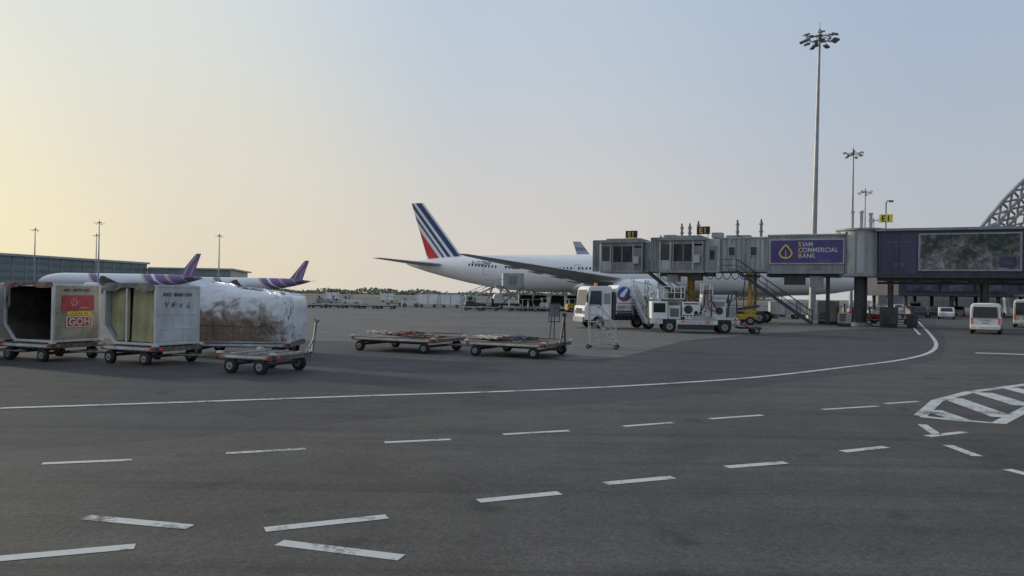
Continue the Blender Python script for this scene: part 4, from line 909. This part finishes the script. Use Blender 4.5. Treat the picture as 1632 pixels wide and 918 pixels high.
# ---------------------------------------------------------------- small ground equipment
def tractor(label,loc,rz,m,cabm=white):
    t=thing("tow_tractor",label,"tow tractor",loc,rz,"tow tractors on the apron")
    b=MB(); b.prism([(0,.3),(0,1.0),(.2,1.1),(1.2,1.1),(1.3,.95),(2.7,.85),(2.8,.3)],0,1.5,m); b.done("body",t,bevel=.04)
    b=MB(); b.bb(.15,1.35,.05,1.45,1.65,1.72,cabm)
    for x in(.2,1.3):
        for y in(.1,1.4): b.tube((x,y,1.05),(x,y,1.67),.035,cabm)
    b.done("canopy",t); b=MB(); b.bb(.4,.9,.3,1.2,1.1,1.2,black); b.bb(.35,.45,.3,1.2,1.1,1.5,black); b.done("seat",t)
    for x in(.5,2.2):
        for y in(0,1.5): wheel(t,x,y,.3,.3,.18)
    return t
def stairs_truck(label,loc,rz,h=4.6):
    t=thing("passenger_stairs",label,"passenger stairs",loc,rz,"mobile passenger stairs beside airliner")
    b=MB(); b.bb(0,5.5,0,1.9,.5,.9,lgrey); b.bb(0,1.3,0,1.9,.9,1.9,offwhite); b.done("chassis",t,bevel=.05)
    b=MB(); b.bb(-.02,.3,.15,1.75,1.2,1.75,glass); b.bb(.3,1.1,-.02,.0,1.2,1.75,glass); b.done("cab_window",t)
    b=MB(); stair(b,(5.2,.95,h),(-.6,.95,.9),1.4,lgrey,n=20); b.bb(5.2,6.6,.2,1.7,h-.12,h,lgrey)
    for y in(.2,1.7): b.path([(5.2,y,h+1),(6.6,y,h+1),(6.6,y,h)],.04,lgrey)
    for x in(3.4,5.0): b.beam((x,.5,.9),(x+1,.5,h-.3),.12,.12,grey); b.beam((x,1.4,.9),(x+1,1.4,h-.3),.12,.12,grey)
    b.done("stair_flight",t)
    for x in(.9,4.6):
        for y in(0,1.9): wheel(t,x,y,.4,.4,.25)
    return t
def lift_truck(label,loc,rz,h=5.0,m=lgrey):
    t=thing("catering_lift_truck",label,"truck",loc,rz)
    b=MB(); b.bb(0,4.6,0,2.3,.55,.85,dgrey); b.prism([(0,.85),(0,1.7),(.2,2.2),(1.2,2.2),(1.2,.85)],0,2.3,offwhite); b.done("cab",t,bevel=.05)
    b=MB(); b.add([(.01,.2,1.6),(.01,2.1,1.6),(.17,2.0,2.1),(.17,.3,2.1)],[(0,1,2,3)],glass); b.done("windscreen",t)
    b=MB()
    for y in(.2,2.1):
        b.beam((1.5,y,.9),(4.3,y,h-2.0),.1,.14,grey); b.beam((4.3,y,.9),(1.5,y,h-2.0),.1,.14,grey)
    b.done("scissor_lift",t); b=MB(); b.bb(1.3,4.3,0,2.3,h-1.9,h,m); b.bb(.3,1.3,.2,2.1,h-1.9,h-1.8,grey); b.path([(.3,.2,h-1.8),(.3,.2,h-.9),(1.3,.2,h-.9)],.04,m); b.bb(2.2,3.3,-.02,0,h-1.7,h-.3,grey); b.done("lift_box",t,bevel=.05)
    for x in(.9,3.7):
        for y in(.1,2.2): wheel(t,x,y,.45,.45,.28)
    return t
def boxtrailer(label,loc,rz,m=white,h=1.75):
    t=thing("box_trailer",label,"trailer",loc,rz,"white box trailers in a row")
    b=MB(); b.bb(0,3.2,0,1.6,.45,h,m); b.bb(-.03,3.23,-.03,1.63,h-.03,h+.05,lgrey); b.done("box_body",t,bevel=.03)
    b=MB(); b.bb(1.55,1.63,-.03,0,.55,h-.1,grey); b.bb(.1,.16,-.03,0,.5,h-.06,grey); b.bb(3.04,3.1,-.03,0,.5,h-.06,grey); b.path([(3.2,.8,.4),(4.0,.8,.35)],.04,dgrey); b.done("door_seam",t)
    for x in(.6,2.6):
        for y in(.1,1.5): wheel(t,x,y,.25,.25,.15)
    return t
def cart(label,loc,rz,m):
    t=thing("baggage_cart",label,"baggage cart",loc,rz,"baggage carts on the apron")
    b=MB(); b.bb(0,2.6,0,1.4,.42,.52,dgrey); b.bb(0,.06,0,1.4,.5,1.5,m); b.bb(2.54,2.6,0,1.4,.5,1.5,m); b.bb(-.05,2.65,-.05,1.45,1.5,1.55,m); b.path([(2.6,.7,.4),(3.3,.7,.35)],.04,dgrey)
    b.done("body",t)
    for x in(.4,2.2):
        for y in(.1,1.3): wheel(t,x,y,.2,.2,.12)
    return t
bt=boxtrailer("white box trailer standing on the apron",GX(665,119),4,h=2.0); boxtrailer("white box trailer with grey door seam",GX(701,118),4,h=2.0)
for px,Y in((606,175),(518,190)): clone(bt,GX(px,Y),random.uniform(-10,10),"small white box trailer far out on the apron")
stairs_truck("pale mobile passenger stairs raised toward tail of airliner",GX(742,122),8,3.6)
lift_truck("grey high lift truck raised beside the airliner",GX(787,112),6,5.2,lgrey)
stairs_truck("pale mobile passenger stairs beside raised truck",GX(840,124),178,3.4)
tractor("white tow tractor with canopy on apron",GX(862,105),5,offwhite,lgrey); tractor("dark tow tractor beside cargo dollies",GX(742,108),-4,dgrey,grey); tractor("yellow tow tractor near airliner wing",GX(905,98),10,yellow,grey)
tractor("red tow tractor under elevated walkway",GX(1352,72),-20,red,grey); tractor("white tow tractor under elevated walkway",GX(1388,84),-10,lgrey,grey)
random.seed(21)
mm=dolly("empty container dolly in a waiting row",GX(490,103),-6,2.4,1.6,.5,"down",group="dolly rows waiting on the apron",lights=False)
for px in(517,544,571,600,628): clone(mm,GX(px,102+random.uniform(-1,1)),-6)
for px in(500,528,556,584): clone(mm,GX(px,112),2)
tractor("grey tow tractor parked beside dolly row",GX(503,116),4,grey,lgrey); tractor("dusty white tow tractor behind dolly row",GX(545,120),0,offwhite,grey); tractor("dusty white tow tractor behind dolly row",GX(640,116),8,offwhite,lgrey)
kk=container("pale container waiting in dolly row",(GX(850,108)[0],108),2,.53,alu,greencan,group="containers waiting on dolly rows")
for px in(872,900,925): clone(kk,(GX(px,108)[0],108,.53),random.uniform(-5,5))
for px in(850,872,900,925): clone(mm,GX(px,108),2)
for i,px in enumerate((770,795,838,856,886,912)):
    clone(mm,GX(px,100+i*.5),random.uniform(-8,8))
ct=cart("grey baggage cart near the airliner",GX(812,104),4,grey)
for px,Y in((833,106),(530,128),(615,125),(755,112),(1000,96),(1060,100),(1100,98),(1245,90),(1275,92),(1420,95)): clone(ct,GX(px,Y),random.uniform(-10,10))
rc=cart("red framed baggage cart under elevated walkway",GX(1334,66),-20,red); clone(rc,GX(1372,64.5),-22); clone(rc,GX(1405,70),-18)
boxtrailer("pale box trailer beneath boarding bridge",GX(1228,84),-10,lgrey); boxtrailer("white box trailer beneath boarding bridge",GX(1262,86),-10,offwhite)
def car(label,loc,rz,m):
    t=thing("parked_car",label,"car",loc,rz,"cars beside the concourse")
    b=MB(); b.prism([(0,.3),(0,.8),(.2,.9),(.7,1.4),(2.3,1.42),(3.0,.95),(4.0,.8),(4.1,.35)],0,1.7,m); b.done("body",t,bevel=.08)
    b=MB(); b.add([(.5,-.01,.93),(.8,-.01,1.32),(2.25,-.01,1.33),(2.8,-.01,.95)],[(0,1,2,3)],glass); b.done("side_window",t); b=MB(); b.add([(.2,.2,.95),(.2,1.5,.95),(.62,1.4,1.36),(.62,.3,1.36)],[(0,1,2,3)],glass); b.done("rear_window",t)
    for x in(.8,3.2):
        for y in(.05,1.65): wheel(t,x,y,.31,.31,.18)
for px,Y,m,l in((1478,98,dgrey,"dark car parked by the concourse"),(1522,92,offwhite,"white car parked by the concourse"),(1505,100,dgrey,"dark car parked by the concourse"),(1440,150,offwhite,"white car far down the service road"),(1496,140,dgrey,"dark car far down the service road"),(1538,118,offwhite,"white car parked by the concourse")): car(l,GX(px,Y),62,m)

# ---------------------------------------------------------------- people
def person(label,loc,rz,walk=.18):
    t=thing("person",label,"person",loc,rz)
    V=[(0,0,.93),(0,0,1.15),(0,0,1.38),(0,0,1.5),(0,0,1.6),(0,.01,1.72),
       (.19,0,1.40),(.24,.03,1.12),(.22,.10,.88),(-.19,0,1.40),(-.25,-.02,1.12),(-.22,.02,.86),
       (.10,0,.9),(.11,walk*.6,.5),(.11,walk*.3,.08),(.11,walk*.3+.16,.04),(-.10,0,.9),(-.11,-walk*.3,.5),(-.11,-walk,.1),(-.11,-walk+.16,.04)]
    E=[(0,1),(1,2),(2,3),(3,4),(4,5),(2,6),(6,7),(7,8),(2,9),(9,10),(10,11),(0,12),(12,13),(13,14),(14,15),(0,16),(16,17),(17,18),(18,19)]
    Rr=[.14,.13,.15,.055,.09,.08,.06,.045,.035,.06,.045,.035,.09,.065,.045,.035,.09,.065,.045,.035]
    me=bpy.data.meshes.new("body"); me.from_pydata(V,E,[]); o=bpy.data.objects.new("body",me); COL.objects.link(o); o.parent=t
    sk=o.modifiers.new("skin",'SKIN'); 
    for i,sv_ in enumerate(me.skin_vertices[0].data): sv_.radius=(Rr[i],Rr[i]*.8); sv_.use_root=(i==0)
    ss=o.modifiers.new("sub",'SUBSURF'); ss.levels=1; ss.render_levels=1
    me.materials.append(trouser)
    b=MB(); n=14
    b.loft([[(a_*math.cos(2*math.pi*k/n),bb*math.sin(2*math.pi*k/n),z) for k in range(n)] for z,a_,bb in((.95,.18,.14),(1.2,.18,.14),(1.38,.22,.14),(1.46,.16,.11))],hivis); b.done("safety_vest",t,smooth=True)
    b=MB(); b.loft([[(r_*math.cos(2*math.pi*k/n),.015+r_*1.1*math.sin(2*math.pi*k/n),z) for k in range(n)] for z,r_ in((1.53,.06),(1.58,.085),(1.66,.095),(1.69,.09))],skin); b.done("face",t,smooth=True)
    b=MB(); b.loft([[(r_*math.cos(2*math.pi*k/n),.01+r_*1.1*math.sin(2*math.pi*k/n),z) for k in range(n)] for z,r_ in((1.68,.105),(1.74,.10),(1.79,.07),(1.81,.02))],navy); b.done("cap",t,smooth=True)
person("person in yellow vest walking under the boarding bridge",GX(1346,70),60)
person("person in yellow vest standing beneath walkway",GX(1411,86),-40,.05)

# ---------------------------------------------------------------- distant trees
leafm=mat("hazy_foliage",(.24,.27,.20),.95,0,.2,.2)
b=MB(); random.seed(9)
for k in range(7500):
    x=random.uniform(-520,300); base=900+random.uniform(-25,40); hh=3.8+1.2*math.sin(x*.031)+1.2*math.sin(x*.11)+random.random()*1.6
    z=random.random()*max(hh,1.5); s=random.uniform(.9,2.4)
    c=Vector((x,base,z)); vs=[c+Vector((random.uniform(-s,s),random.uniform(-s,s),random.uniform(-s*.6,s*.8))) for _ in range(5)]
    b.add(vs,[(0,1,2),(0,2,3),(0,3,4),(1,2,4),(1,3,4)],leafm)
o=b.done("distant_tree_line",recalc=False); o["kind"]="stuff"; o["label"]="hazy line of distant trees beyond the airfield"; o["category"]="trees"
